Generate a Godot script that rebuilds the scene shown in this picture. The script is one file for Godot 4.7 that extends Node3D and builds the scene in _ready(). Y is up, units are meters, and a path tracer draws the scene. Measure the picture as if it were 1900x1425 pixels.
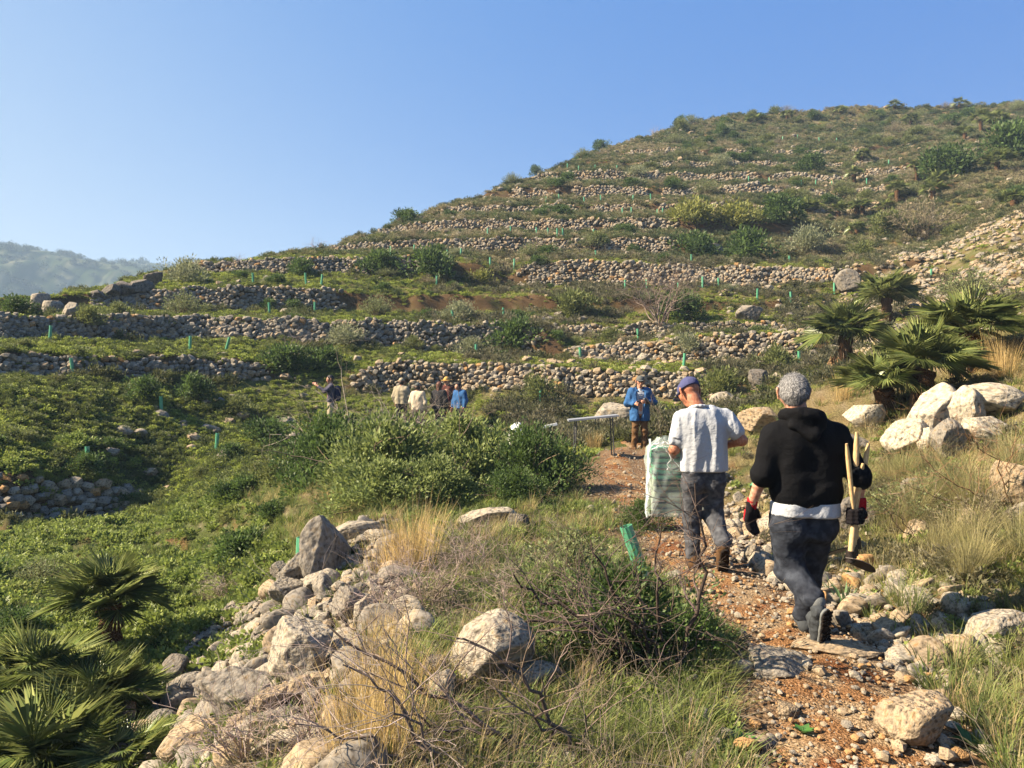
extends Node3D
# A terraced limestone hillside with a stony path, two men walking away with tools and tree guards.
const FOC := 1427.0          # focal length in photograph pixels (1900 x 1425)
const CX := 950.0
const CY := 712.5
const EYE := 1.7
const SUN_TO := Vector3(-0.77, 0.60, 0.07)

var rng := RandomNumberGenerator.new()
var noise_a := FastNoiseLite.new()
var noise_b := FastNoiseLite.new()
var noise_c := FastNoiseLite.new()
var noise_f := FastNoiseLite.new()
var mats := {}
var taken := {}

func _ready() -> void:
	rng.seed = 20240117
	setup_camera()
	setup_sky()
	setup_noise()
	setup_materials()
	make_plants()
	build_terrain()
	build_far_hills()
	build_walls()
	build_rocks()
	build_people()
	build_objects()
	build_palms()
	build_shrubs()
	build_cover()

# ---------------------------------------------------------------- camera, sky, sun
func setup_camera() -> void:
	var cam := Camera3D.new()
	cam.name = "camera"
	cam.position = Vector3(0, EYE, 0)
	cam.fov = rad_to_deg(2.0 * atan(712.5 / FOC))
	cam.near = 0.05
	cam.far = 6000.0
	add_child(cam)
	cam.current = true

func lin(r: float, g: float, b: float) -> Color:
	return Color(r / 255.0, g / 255.0, b / 255.0).srgb_to_linear()

func setup_sky() -> void:
	var w := 720
	var h := 360
	var im := Image.create(w, h, false, Image.FORMAT_RGBF)
	var deep := lin(32, 104, 202)
	var mid := lin(98, 164, 233)
	var pale := lin(214, 231, 247)
	var low := Color(0.17, 0.16, 0.11)
	var s := SUN_TO.normalized()
	for j in h:
		var el := PI * 0.5 - (j + 0.5) / h * PI
		for i in w:
			var az := (i + 0.5) / w * TAU
			var c := low
			if el > 0.0:
				var dir := Vector3(sin(az) * cos(el), sin(el), -cos(az) * cos(el))
				var ang := rad_to_deg(acos(clampf(dir.dot(s), -1, 1)))
				var e := rad_to_deg(el)
				# paler towards the horizon, most of all under and beside the sun
				var side := smoothstep(135.0, 28.0, rad_to_deg(absf(wrapf(az - atan2(s.x, -s.z), -PI, PI))))
				var hor := exp(-e / (5.0 + 14.0 * side)) * (0.10 + 1.42 * side)
				var glow := exp(-pow(ang / 44.0, 2.0)) * 0.55
				var m := clampf(exp(-e / 17.0) * (0.55 + 0.4 * side) + exp(-pow(ang / 84.0, 2.0)) * 0.95, 0.0, 1.0)
				c = deep.lerp(mid, m).lerp(pale, clampf(hor + glow, 0.0, 1.0))
			im.set_pixel(i, j, c)
	var pano := PanoramaSkyMaterial.new()
	pano.panorama = ImageTexture.create_from_image(im)
	pano.energy_multiplier = 0.265
	var sky := Sky.new()
	sky.sky_material = pano
	var env := Environment.new()
	env.background_mode = Environment.BG_SKY
	env.sky = sky
	env.tonemap_mode = Environment.TONE_MAPPER_LINEAR
	env.tonemap_exposure = 3.8
	env.sdfgi_enabled = true
	env.ssao_enabled = true
	env.ssil_enabled = true
	env.fog_enabled = true
	env.fog_density = 0.0006
	env.fog_light_color = Color(0.76, 0.88, 1.0)
	var we := WorldEnvironment.new()
	we.name = "world_environment"
	we.environment = env
	add_child(we)
	var sun := DirectionalLight3D.new()
	sun.name = "sun"
	sun.light_energy = 1.6
	sun.light_color = Color(1.0, 0.93, 0.82)
	sun.light_angular_distance = 0.5
	sun.shadow_enabled = true
	add_child(sun)
	sun.look_at_from_position(Vector3.ZERO, -SUN_TO, Vector3.UP)

func setup_noise() -> void:
	noise_a.seed = 11
	noise_a.frequency = 0.16
	noise_a.fractal_octaves = 4
	noise_b.seed = 23
	noise_b.frequency = 1.1
	noise_b.fractal_octaves = 3
	noise_c.seed = 37
	noise_c.frequency = 0.035
	noise_c.fractal_octaves = 4
	noise_f.seed = 41
	noise_f.frequency = 1.1
	noise_f.fractal_octaves = 2
	noise_f.fractal_gain = 0.35

# ---------------------------------------------------------------- materials
func noise_tex(sd: int, freq: float, cols: Array, offs: Array, size := 512, octaves := 5, kind := 0) -> NoiseTexture2D:
	var n := FastNoiseLite.new()
	n.seed = sd
	n.frequency = freq
	n.fractal_octaves = octaves
	if kind == 1:
		n.noise_type = FastNoiseLite.TYPE_CELLULAR
	var t := NoiseTexture2D.new()
	t.width = size
	t.height = size
	t.seamless = true
	t.noise = n
	if cols.size():
		var g := Gradient.new()
		g.offsets = PackedFloat32Array(offs)
		g.colors = PackedColorArray(cols)
		t.color_ramp = g
	return t

func mat(key: String, albedo: Color, rough := 0.9, spec := 0.3) -> StandardMaterial3D:
	var m := StandardMaterial3D.new()
	m.resource_name = key
	m.albedo_color = albedo.linear_to_srgb()
	m.roughness = rough
	m.metallic_specular = spec
	m.cull_mode = BaseMaterial3D.CULL_DISABLED
	mats[key] = m
	return m

func tri(m: StandardMaterial3D, color_tex, bump_tex, sc: float, bump := 1.0, world := false) -> void:
	m.uv1_triplanar = true
	m.uv1_world_triplanar = world
	m.uv1_scale = Vector3(sc, sc, sc)
	if color_tex:
		m.albedo_texture = color_tex
	if bump_tex:
		m.heightmap_enabled = true
		m.heightmap_texture = bump_tex
		m.heightmap_scale = bump

func setup_materials() -> void:
	var g := func(v: float) -> Color: return Color(v, v, v)
	var w := Color.WHITE
	# ground and path: vertex colours say what lies where, the texture gives grain
	var grain := noise_tex(3, 0.03, [Color(0.50, 0.47, 0.44), Color(0.80, 0.78, 0.75), Color(1, 1, 1)], [0.2, 0.5, 0.78], 1024, 6)
	var grain_bump := noise_tex(4, 0.035, [], [], 1024, 6)
	var m := mat("ground", w, 0.97, 0.2)
	m.vertex_color_use_as_albedo = true
	tri(m, grain, grain_bump, 0.8, 2.5, true)
	m = mat("path", w, 0.97, 0.2)
	m.vertex_color_use_as_albedo = true
	tri(m, grain, grain_bump, 1.4, 1.4, true)
	m = mat("far_hill", w, 1.0, 0.1)
	m.vertex_color_use_as_albedo = true
	# limestone, in several tones
	var rock_tex := noise_tex(7, 0.009, [Color(0.48, 0.47, 0.45), Color(0.76, 0.74, 0.71), Color(0.92, 0.90, 0.87), Color(1, 0.98, 0.94), Color(0.90, 0.80, 0.66)], [0.20, 0.33, 0.45, 0.64, 0.82], 1024, 6)
	var rock_bump := noise_tex(8, 0.008, [], [], 1024, 6)
	var tones := {
		"rock_grey": Color(0.215, 0.20, 0.18), "rock_pale": Color(0.305, 0.28, 0.24), "rock_warm": Color(0.31, 0.25, 0.18),
		"rock_white": Color(0.42, 0.385, 0.32), "rock_ochre": Color(0.36, 0.225, 0.11), "rock_dark": Color(0.15, 0.14, 0.13)}
	for k in tones:
		m = mat(k, tones[k], 0.92, 0.25)
		tri(m, rock_tex, rock_bump, 0.4, 2.2)
		m = mat(k.replace("rock", "stone"), tones[k] * 1.0, 0.93, 0.25)
		tri(m, rock_tex, null, 0.3)
	# plants
	for k in ["leaf", "grass"]:
		m = mat(k, w, 0.58 if k == "leaf" else 0.7, 0.4)
		m.vertex_color_use_as_albedo = true
		m.backlight_enabled = true
		m.backlight = g.call(0.80).linear_to_srgb() if k == "leaf" else g.call(0.90).linear_to_srgb()
	m = mat("palm_leaf", w, 0.38, 0.5)
	m.vertex_color_use_as_albedo = true
	m.backlight_enabled = true
	m.backlight = g.call(0.75).linear_to_srgb()
	m = mat("bark", w, 0.95, 0.2)
	m.vertex_color_use_as_albedo = true
	var fibre := noise_tex(9, 0.05, [Color(0.35, 0.3, 0.25), Color(1, 1, 1)], [0.25, 0.75], 256, 4)
	m = mat("palm_trunk", Color(0.17, 0.10, 0.055), 0.98, 0.15)
	tri(m, fibre, fibre, 4.0, 1.0)
	# people and things
	var weave := noise_tex(12, 0.22, [Color(0.86, 0.86, 0.86), Color(1, 1, 1)], [0.3, 0.7], 256, 3)
	var crease := noise_tex(13, 0.016, [], [], 512, 4)
	var worn := noise_tex(14, 0.012, [Color(0.62, 0.62, 0.64), Color(0.82, 0.82, 0.83), Color(1, 1, 1)], [0.3, 0.55, 0.8], 512, 6)
	var cloths := {
		"black_fleece": Color(0.0065, 0.0065, 0.0075), "denim_dark": Color(0.046, 0.052, 0.066), "denim_grey": Color(0.098, 0.100, 0.108), "white_cotton": Color(0.42, 0.435, 0.46),
		"blue_shell": Color(0.036, 0.105, 0.25), "navy": Color(0.018, 0.022, 0.055), "brown_canvas": Color(0.135, 0.075, 0.035), "cap_navy": Color(0.07, 0.075, 0.16), "cap_grey": Color(0.10, 0.105, 0.10),
		"cream": Color(0.50, 0.42, 0.31), "khaki": Color(0.34, 0.29, 0.20), "charcoal": Color(0.03, 0.028, 0.03), "maroon": Color(0.10, 0.035, 0.03), "plum_grey": Color(0.07, 0.065, 0.09), "straw": Color(0.50, 0.30, 0.09),
		"glove_black": Color(0.012, 0.010, 0.011), "glove_red": Color(0.33, 0.012, 0.018), "suede": Color(0.10, 0.055, 0.026), "shoe_grey": Color(0.055, 0.06, 0.065), "midsole": Color(0.16, 0.165, 0.16), "sole": Color(0.020, 0.015, 0.012)}
	for k in cloths:
		m = mat(k, cloths[k], 0.93, 0.2)
		tri(m, weave, crease, 3.0, 0.35)
		if k in ["black_fleece", "denim_dark", "denim_grey", "white_cotton"]:
			m.uv1_scale = Vector3(2.2, 2.2, 2.2)
			m.heightmap_scale = 0.6
		if k.begins_with("denim"):
			m.albedo_texture = worn
	var skin_tex := noise_tex(15, 0.03, [Color(0.80, 0.72, 0.68), Color(1, 1, 1)], [0.3, 0.7], 256, 4)
	m = mat("skin", Color(0.50, 0.27, 0.18), 0.6, 0.4)
	tri(m, skin_tex, null, 4.0)
	m = mat("skin_tan", Color(0.43, 0.19, 0.11), 0.58, 0.4)
	tri(m, skin_tex, null, 4.0)
	var hair_tex := noise_tex(16, 0.09, [Color(0.30, 0.30, 0.31), Color(0.66, 0.66, 0.67), Color(1, 1, 1)], [0.3, 0.5, 0.72], 256, 3)
	m = mat("hair_grey", Color(0.30, 0.29, 0.29), 0.7, 0.4)
	tri(m, hair_tex, null, 14.0)
	m.albedo_color = Color(0.22, 0.215, 0.21).linear_to_srgb()
	m = mat("hair_dark", Color(0.02, 0.014, 0.01), 0.6, 0.4)
	m = mat("hair_red", Color(0.09, 0.03, 0.014), 0.6, 0.4)
	m = mat("lens", Color(0.01, 0.01, 0.01), 0.12, 0.6)
	m = mat("device", Color(0.014, 0.014, 0.016), 0.4, 0.5)
	var wood_tex := noise_tex(17, 0.05, [Color(0.80, 0.70, 0.58), Color(1, 1, 1)], [0.3, 0.7], 256, 4)
	m = mat("wood", Color(0.60, 0.46, 0.26), 0.6, 0.4)
	m.uv1_triplanar = true
	m.albedo_texture = wood_tex
	m.uv1_scale = Vector3(22, 1.5, 22)
	m = mat("iron", Color(0.030, 0.022, 0.018), 0.55, 0.5)
	m.metallic = 0.4
	m = mat("guard_green", Color(0.085, 0.31, 0.17), 0.45, 0.45)
	m.backlight_enabled = true
	m.backlight = Color(0.5, 0.5, 0.5)
	m = mat("guard_deep", Color(0.055, 0.24, 0.12), 0.5, 0.45)
	m = mat("cardboard", Color(0.13, 0.16, 0.085), 0.9, 0.2)
	m = mat("film", Color(0.86, 0.93, 0.90, 0.27), 0.3, 0.5)
	m.albedo_color = Color(0.93, 0.97, 0.95, 0.22)
	m.transparency = BaseMaterial3D.TRANSPARENCY_ALPHA
	m = mat("film_fold", Color(0.8, 0.85, 0.84), 0.3, 0.5)
	m.albedo_color = Color(0.95, 0.97, 0.97, 0.62)
	m.transparency = BaseMaterial3D.TRANSPARENCY_ALPHA
	m = mat("grey_metal", Color(0.22, 0.23, 0.25), 0.45, 0.5)
	m = mat("dark_metal", Color(0.05, 0.05, 0.055), 0.5, 0.5)
	m = mat("white_plastic", Color(0.72, 0.72, 0.70), 0.5, 0.4)

# ---------------------------------------------------------------- naming
func numbered(called: String) -> String:
	var n: int = taken.get(called, 0)
	taken[called] = n + 1
	return called if n == 0 else "%s_%03d" % [called, n]

func tag(o: Node, label: String, category: String, group := "", kind := "") -> void:
	if label: o.set_meta("label", label)
	if category: o.set_meta("category", category)
	if group: o.set_meta("group", group)
	if kind: o.set_meta("kind", kind)

func thing(called: String, label: String, category: String, at := Vector3.ZERO, group := "") -> Node3D:
	var o := Node3D.new()
	o.name = numbered(called)
	o.position = at
	add_child(o, true)
	tag(o, label, category, group)
	return o

func part(parent: Node, called: String, mesh: Mesh, material: Material, xf := Transform3D()) -> MeshInstance3D:
	var o := MeshInstance3D.new()
	if parent == self:
		called = numbered(called)
	else:
		var key := "n_" + called
		var n: int = parent.get_meta(key, 0)
		parent.set_meta(key, n + 1)
		if n: called = "%s_%03d" % [called, n]
	o.name = called
	o.mesh = mesh
	if material: o.material_override = material
	o.transform = xf
	parent.add_child(o, true)
	return o

func copies(parent: Node, called: String, mesh: Mesh, material: Material, xfs: Array, cols: PackedColorArray) -> MultiMeshInstance3D:
	var mm := MultiMesh.new()
	mm.transform_format = MultiMesh.TRANSFORM_3D
	mm.use_colors = cols.size() > 0
	mm.mesh = mesh
	mm.instance_count = xfs.size()
	for i in xfs.size():
		mm.set_instance_transform(i, xfs[i])
	for i in cols.size():
		mm.set_instance_color(i, cols[i])
	var o := MultiMeshInstance3D.new()
	o.name = numbered(called) if parent == self else called
	o.multimesh = mm
	o.material_override = material
	o.set_meta("kind", "stuff")
	parent.add_child(o, true)
	return o

# ---------------------------------------------------------------- mesh building
class Mb:
	var v := PackedVector3Array()
	var n := PackedVector3Array()
	var c := PackedColorArray()
	var i := PackedInt32Array()

	func tri_flat(a: Vector3, b: Vector3, d: Vector3, col: Color) -> void:
		var s := v.size()
		var nn := (d - a).cross(b - a).normalized()
		v.append(a); v.append(b); v.append(d)
		n.append(nn); n.append(nn); n.append(nn)
		c.append(col); c.append(col); c.append(col)
		i.append(s); i.append(s + 1); i.append(s + 2)

	func quad(a: Vector3, b: Vector3, d: Vector3, e: Vector3, col: Color) -> void:
		var s := v.size()
		var nn := (d - a).cross(b - a).normalized()
		v.append(a); v.append(b); v.append(d); v.append(e)
		for k in 4:
			n.append(nn); c.append(col)
		i.append(s); i.append(s + 1); i.append(s + 2)
		i.append(s); i.append(s + 2); i.append(s + 3)

	# a leaf: a lozenge that is folded a little along its midrib
	func leaf(p: Vector3, dir: Vector3, side: Vector3, length: float, width: float, col: Color) -> void:
		var up := side.cross(dir)
		var m := p + dir * length * 0.45
		var tip := p + dir * length - up * length * 0.08
		var l := m + side * width * 0.5 + up * width * 0.16
		var r := m - side * width * 0.5 + up * width * 0.16
		var s := v.size()
		v.append(p); v.append(l); v.append(tip); v.append(r)
		var nl := (up - side * 0.3).normalized()
		var nr := (up + side * 0.3).normalized()
		n.append(up); n.append(nl); n.append(up); n.append(nr)
		c.append(col); c.append(col); c.append(col); c.append(col)
		i.append(s); i.append(s + 2); i.append(s + 1)
		i.append(s); i.append(s + 3); i.append(s + 2)

	# a grass blade that arches over
	func blade(p: Vector3, dir: Vector3, lean: Vector3, length: float, width: float, c0: Color, c1: Color) -> void:
		var side := dir.cross(lean)
		if side.length() < 0.01:
			side = Vector3(1, 0, 0)
		side = side.normalized() * width * 0.5
		var a := p
		var b := p + dir * length * 0.55 + lean * length * 0.12
		var t := p + dir * length * 0.92 + lean * length * 0.5
		var s := v.size()
		var nn := side.cross(dir).normalized()
		var n2 := side.cross((t - b)).normalized()
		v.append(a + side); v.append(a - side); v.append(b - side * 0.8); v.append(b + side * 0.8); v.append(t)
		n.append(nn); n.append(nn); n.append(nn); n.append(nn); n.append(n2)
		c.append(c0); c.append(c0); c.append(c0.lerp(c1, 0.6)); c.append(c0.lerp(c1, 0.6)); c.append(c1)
		for k in [0, 1, 2, 0, 2, 3, 3, 2, 4]:
			i.append(s + k)

	# a tube through points, open at its ends
	func tube(pts: PackedVector3Array, radii: PackedFloat32Array, sides: int, col: Color, cap := false) -> void:
		var s := v.size()
		var last := pts.size() - 1
		var ref := Vector3(0.31, 0.2, 0.93)
		for k in pts.size():
			var t := (pts[mini(k + 1, last)] - pts[maxi(k - 1, 0)]).normalized()
			var x := t.cross(ref)
			if x.length() < 0.05:
				x = t.cross(Vector3(0.9, 0.3, 0.1))
			x = x.normalized()
			var y := t.cross(x)
			for q in sides:
				var a := TAU * q / sides
				var o := x * cos(a) + y * sin(a)
				v.append(pts[k] + o * radii[k]); n.append(o); c.append(col)
		for k in last:
			for q in sides:
				var a := s + k * sides + q
				var b := s + k * sides + (q + 1) % sides
				i.append(a); i.append(a + sides); i.append(b)
				i.append(b); i.append(a + sides); i.append(b + sides)
		if cap:
			for e in [0, last]:
				var t := (pts[1] - pts[0]).normalized() * -1.0 if e == 0 else (pts[last] - pts[last - 1]).normalized()
				var m := v.size()
				v.append(pts[e]); n.append(t); c.append(col)
				for q in sides:
					v.append(v[s + e * sides + q]); n.append(t); c.append(col)
				for q in sides:
					i.append(m)
					if e == 0:
						i.append(m + 1 + q); i.append(m + 1 + (q + 1) % sides)
					else:
						i.append(m + 1 + (q + 1) % sides); i.append(m + 1 + q)

	func box(o: Vector3, s: Vector3, col: Color, b := Basis()) -> void:
		var h := s * 0.5
		var q := []
		for k in 8:
			q.append(o + b * Vector3(h.x if k & 1 else -h.x, h.y if k & 2 else -h.y, h.z if k & 4 else -h.z))
		for f in [[0, 2, 3, 1], [4, 5, 7, 6], [0, 1, 5, 4], [2, 6, 7, 3], [0, 4, 6, 2], [1, 3, 7, 5]]:
			quad(q[f[3]], q[f[2]], q[f[1]], q[f[0]], col)

	func mesh() -> ArrayMesh:
		var arr := []
		arr.resize(Mesh.ARRAY_MAX)
		arr[Mesh.ARRAY_VERTEX] = v
		arr[Mesh.ARRAY_NORMAL] = n
		arr[Mesh.ARRAY_COLOR] = c
		arr[Mesh.ARRAY_INDEX] = i
		var m := ArrayMesh.new()
		m.add_surface_from_arrays(Mesh.PRIMITIVE_TRIANGLES, arr)
		return m

func smooth_mesh(v: PackedVector3Array, idx: PackedInt32Array, col := PackedColorArray()) -> ArrayMesh:
	var n := PackedVector3Array()
	n.resize(v.size())
	for k in range(0, idx.size(), 3):
		var a := idx[k]
		var b := idx[k + 1]
		var d := idx[k + 2]
		var nn := (v[d] - v[a]).cross(v[b] - v[a])
		n[a] += nn
		n[b] += nn
		n[d] += nn
	for k in n.size():
		n[k] = n[k].normalized()
	var arr := []
	arr.resize(Mesh.ARRAY_MAX)
	arr[Mesh.ARRAY_VERTEX] = v
	arr[Mesh.ARRAY_NORMAL] = n
	if col.size():
		arr[Mesh.ARRAY_COLOR] = col
	arr[Mesh.ARRAY_INDEX] = idx
	var m := ArrayMesh.new()
	m.add_surface_from_arrays(Mesh.PRIMITIVE_TRIANGLES, arr)
	return m

# ---------------------------------------------------------------- terrain
# The hillside is a surface over (x, depth). Along each bearing it runs through knots: the foot and the top of every terrace wall.
const U_FIRST := -1300.0
const U_STEP := 8.0
const U_COUNT := 580
var knots := []
var knot_at := {}
var col_d := PackedFloat32Array()
var col_y := PackedFloat32Array()
var n_knots := 0

func ip(us: Array, vs: Array, u: float) -> float:
	if u <= us[0]:
		return vs[0]
	for i in range(1, us.size()):
		if u <= us[i]:
			var t: float = (u - us[i - 1]) / (us[i] - us[i - 1])
			t = (t * t * (3.0 - 2.0 * t) + t) * 0.5
			return lerpf(vs[i - 1], vs[i], t)
	return vs[-1]

func knot(called: String, us: Array, vs: Array, du: Array, dd: Array) -> void:
	knot_at[called] = knots.size()
	knots.append([us, vs, du, dd])

func sky_line(u: float) -> float:
	return ip([-300, 0, 90, 180, 300, 350, 480, 600, 700, 760, 870, 980, 1100, 1200, 1260, 1350, 1500, 1600, 1750, 1900, 2300],
		[575, 556, 548, 535, 502, 490, 481, 460, 432, 404, 370, 330, 285, 255, 235, 214, 207, 197, 199, 191, 180], u)

func profile_knots() -> void:
	knot("start", [-300, 0, 250, 400, 560, 720, 900, 1200, 1400, 1560, 1720, 1900, 2300], [1000, 989, 964, 915, 888, 871, 855, 842, 779, 704, 670, 603, 520], [-300, 0, 300], [13.5, 15.0, 17.0])
	knot("w1b", [-300, 0, 200, 260, 400, 560, 720, 900, 1100, 1400, 1560, 1720, 1900, 2300], [990, 970, 975, 955, 890, 870, 850, 835, 825, 770, 700, 665, 598, 515], [-300, 0, 290, 400], [15.0, 16.6, 19.3, 19.4])
	knot("w1t", [-300, 0, 150, 200, 245, 290, 400, 560, 720, 900, 1100, 1400, 1560, 1720, 1900, 2300], [885, 875, 890, 898, 915, 938, 886, 867, 847, 832, 822, 768, 698, 663, 596, 513], [-300, 0, 290, 400], [15.3, 16.95, 19.65, 19.75])
	knot("b1b", [-300, 0, 130, 250, 400, 600, 800, 1000, 1180, 1400, 1560, 1720, 1900, 2300], [765, 765, 768, 777, 802, 812, 806, 793, 785, 748, 688, 640, 562, 480], [-300, 0, 500], [18.0, 20.2, 24.0])
	knot("b1t", [-300, 0, 130, 250, 400, 600, 800, 1000, 1180, 1400, 1560, 1720, 1900, 2300], [725, 728, 732, 758, 790, 806, 800, 788, 781, 745, 685, 637, 559, 477], [-300, 0, 500], [18.7, 20.9, 24.7])
	knot("w4b", [-300, 0, 490, 640, 780, 990, 1130, 1290, 1400, 1560, 1720, 1900, 2300], [700, 697, 706, 727, 728, 722, 735, 735, 720, 680, 627, 545, 460], [-300, 0, 490, 800, 1200, 1560], [20.5, 23.0, 27.6, 28.4, 26.8, 25.8])
	knot("w4t", [-300, 0, 300, 490, 520, 640, 700, 780, 990, 1130, 1290, 1400, 1560, 1720, 1900, 2300], [652, 655, 660, 672, 698, 700, 676, 672, 680, 690, 692, 712, 672, 621, 540, 455], [-300, 0, 490, 800, 1200, 1560], [20.85, 23.35, 27.95, 28.75, 27.15, 26.15])
	knot("w3b", [-300, 0, 500, 930, 1050, 1300, 1500, 1560, 1720, 1900, 2300], [634, 632, 628, 656, 670, 670, 660, 648, 590, 515, 430], [-300, 0, 400, 930, 1050, 1560], [23.0, 26.2, 31.0, 32.5, 31.4, 29.0])
	knot("w3t", [-300, 0, 350, 700, 930, 1000, 1050, 1320, 1500, 1560, 1720, 1900, 2300], [590, 590, 590, 600, 606, 617, 645, 627, 622, 640, 577, 500, 415], [-300, 0, 400, 930, 1050, 1560], [23.35, 26.55, 31.35, 32.85, 31.75, 29.35])
	knot("wrb", [-300, 0, 930, 1000, 1050, 1300, 1450, 1560, 1720, 1900, 2300], [586, 586, 598, 606, 626, 622, 615, 612, 550, 470, 385], [-300, 0, 600, 1200], [25.5, 29.0, 34.5, 34.3])
	knot("wrt", [-300, 0, 930, 1000, 1050, 1300, 1450, 1560, 1720, 1900, 2300], [584, 584, 596, 603, 608, 601, 600, 608, 546, 466, 380], [-300, 0, 600, 1200], [25.8, 29.3, 34.85, 34.65])
	knot("w5b", [-300, 0, 180, 330, 600, 700, 900, 1200, 1400, 1560, 1720, 1900, 2300], [578, 574, 576, 576, 578, 580, 583, 580, 576, 570, 520, 440, 355], [0, 300, 700, 1000, 1500], [31.5, 35.0, 37.5, 38.5, 38.0])
	knot("w5t", [-300, 0, 180, 430, 600, 700, 900, 1000, 1200, 1400, 1560, 1720, 1900, 2300], [560, 550, 545, 536, 536, 550, 549, 552, 557, 561, 560, 514, 434, 350], [0, 300, 700, 1000, 1500], [31.9, 35.4, 37.9, 38.9, 38.4])
	knot("w6b", [-300, 0, 350, 770, 900, 965, 1300, 1560, 1720, 1900, 2300], [545, 540, 508, 508, 527, 533, 532, 525, 490, 405, 320], [0, 350, 770, 965, 1420, 1600], [38.0, 41.0, 42.5, 43.0, 41.0, 40.2])
	knot("w6t", [-300, 0, 350, 480, 600, 770, 870, 940, 980, 1100, 1300, 1560, 1720, 1900, 2300], [540, 535, 489, 485, 479, 479, 490, 515, 489, 485, 495, 499, 482, 400, 315], [0, 350, 770, 965, 1420, 1600], [38.4, 41.4, 42.9, 43.4, 41.4, 40.6])
	knot("w7b", [0, 600, 800, 1000, 1240, 1400, 1560, 1720, 1900, 2300], [500, 469, 471, 471, 473, 486, 481, 458, 375, 295], [0], [48.0])
	knot("w7t", [0, 600, 800, 960, 1100, 1240, 1400, 1560, 1720, 1900, 2300], [498, 458, 446, 441, 445, 446, 468, 470, 452, 370, 290], [0], [48.5])
	knot("w8b", [0, 690, 800, 1000, 1240, 1560, 1900, 2300], [480, 441, 432, 432, 430, 440, 345, 270], [0], [53.0])
	knot("w8t", [0, 690, 800, 1000, 1240, 1400, 1560, 1900, 2300], [478, 435, 411, 410, 406, 408, 432, 340, 265], [0], [53.5])
	knot("w9b", [0, 760, 850, 1150, 1400, 1560, 1900, 2300], [460, 405, 398, 397, 392, 405, 318, 250], [0], [58.0])
	knot("w9t", [0, 760, 850, 1000, 1150, 1300, 1560, 1900, 2300], [458, 400, 383, 380, 380, 376, 391, 313, 247], [0], [58.5])
	knot("w10b", [0, 870, 960, 1240, 1400, 1560, 1900, 2300], [440, 372, 368, 366, 360, 372, 295, 232], [0], [63.0])
	knot("w10t", [0, 870, 960, 1100, 1240, 1400, 1560, 1900, 2300], [438, 364, 350, 346, 350, 342, 358, 289, 229], [0], [63.5])
	knot("w11b", [0, 980, 1240, 1560, 1900, 2300], [400, 338, 338, 340, 272, 215], [0], [68.0])
	knot("w11t", [0, 980, 1110, 1240, 1560, 1900, 2300], [398, 326, 319, 324, 326, 267, 212], [0], [68.5])
	knot("w12b", [0, 1100, 1190, 1450, 1560, 1900, 2300], [380, 306, 310, 312, 313, 252, 205], [0], [73.5])
	knot("w12t", [0, 1100, 1190, 1300, 1450, 1560, 1900, 2300], [378, 303, 300, 298, 301, 302, 247, 203], [0], [74.0])
	knot("w13b", [0, 1130, 1200, 1500, 1640, 1900, 2300], [370, 292, 285, 288, 280, 240, 200], [0], [80.0])
	knot("w13t", [0, 1130, 1200, 1500, 1640, 1900, 2300], [368, 289, 277, 280, 274, 236, 198], [0], [80.5])
	knot("s1", [0, 1200, 1500, 1900, 2300], [360, 268, 268, 232, 198], [0], [87.0])
	knot("s2", [0, 1300, 1500, 1900, 2300], [340, 229, 232, 206, 188], [0], [100.0])
	knot("s3", [0, 2300], [100, 100], [0], [122.0])
	knot("s4", [0, 2300], [90, 90], [0], [150.0])
	knot("s5", [0, 2300], [80, 80], [0], [200.0])
	n_knots = knots.size()

func build_columns() -> void:
	profile_knots()
	var wig := FastNoiseLite.new()
	wig.seed = 5
	wig.frequency = 0.012
	wig.fractal_octaves = 3
	col_d.resize(U_COUNT * n_knots)
	col_y.resize(U_COUNT * n_knots)
	for c in U_COUNT:
		var u := U_FIRST + U_STEP * c
		var top := sky_line(u) + wig.get_noise_2d(u * 2.0, 900.0) * 5.0
		var past := false
		var pd := 0.0
		var py := 0.0
		var cd := 0.0
		var cyy := 0.0
		for k in n_knots:
			var kn: Array = knots[k]
			var v := ip(kn[0], kn[1], u) + wig.get_noise_2d(u, (k / 2) * 37.0) * 5.0
			var d := ip(kn[2], kn[3], u) + wig.get_noise_2d(u * 0.7, 500.0 + (k / 2) * 31.0) * 0.35
			d = maxf(d, pd + 0.2)
			var y := EYE - (v - CY) / FOC * d
			if k > 7 and not past and v <= top:
				past = true
				# where the slope meets the line of the ridge
				var pv := CY + (EYE - py) * FOC / pd
				var t := clampf((pv - top) / maxf(pv - v, 0.5), 0.15, 1.0)
				d = lerpf(pd, d, t)
				y = EYE - (top - CY) / FOC * d
				cd = d
				cyy = y
			elif past:
				y = minf(cyy - (d - cd) * 0.16 - (d - cd) * (d - cd) * 0.004, py)
			col_d[c * n_knots + k] = d
			col_y[c * n_knots + k] = y
			pd = d
			py = y

func column_y(c: int, d: float) -> float:
	var b := c * n_knots
	if d <= col_d[b]:
		return col_y[b]
	var lo := 0
	var hi := n_knots - 1
	if d >= col_d[b + hi]:
		return col_y[b + hi]
	while hi - lo > 1:
		var m := (lo + hi) >> 1
		if col_d[b + m] <= d: lo = m
		else: hi = m
	var t := (d - col_d[b + lo]) / (col_d[b + hi] - col_d[b + lo])
	return lerpf(col_y[b + lo], col_y[b + hi], t)

func far_y(u: float, d: float) -> float:
	var f := clampf((u - U_FIRST) / U_STEP, 0.0, U_COUNT - 1.01)
	var c := int(f)
	return lerpf(column_y(c, d), column_y(c + 1, d), f - c)

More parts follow.
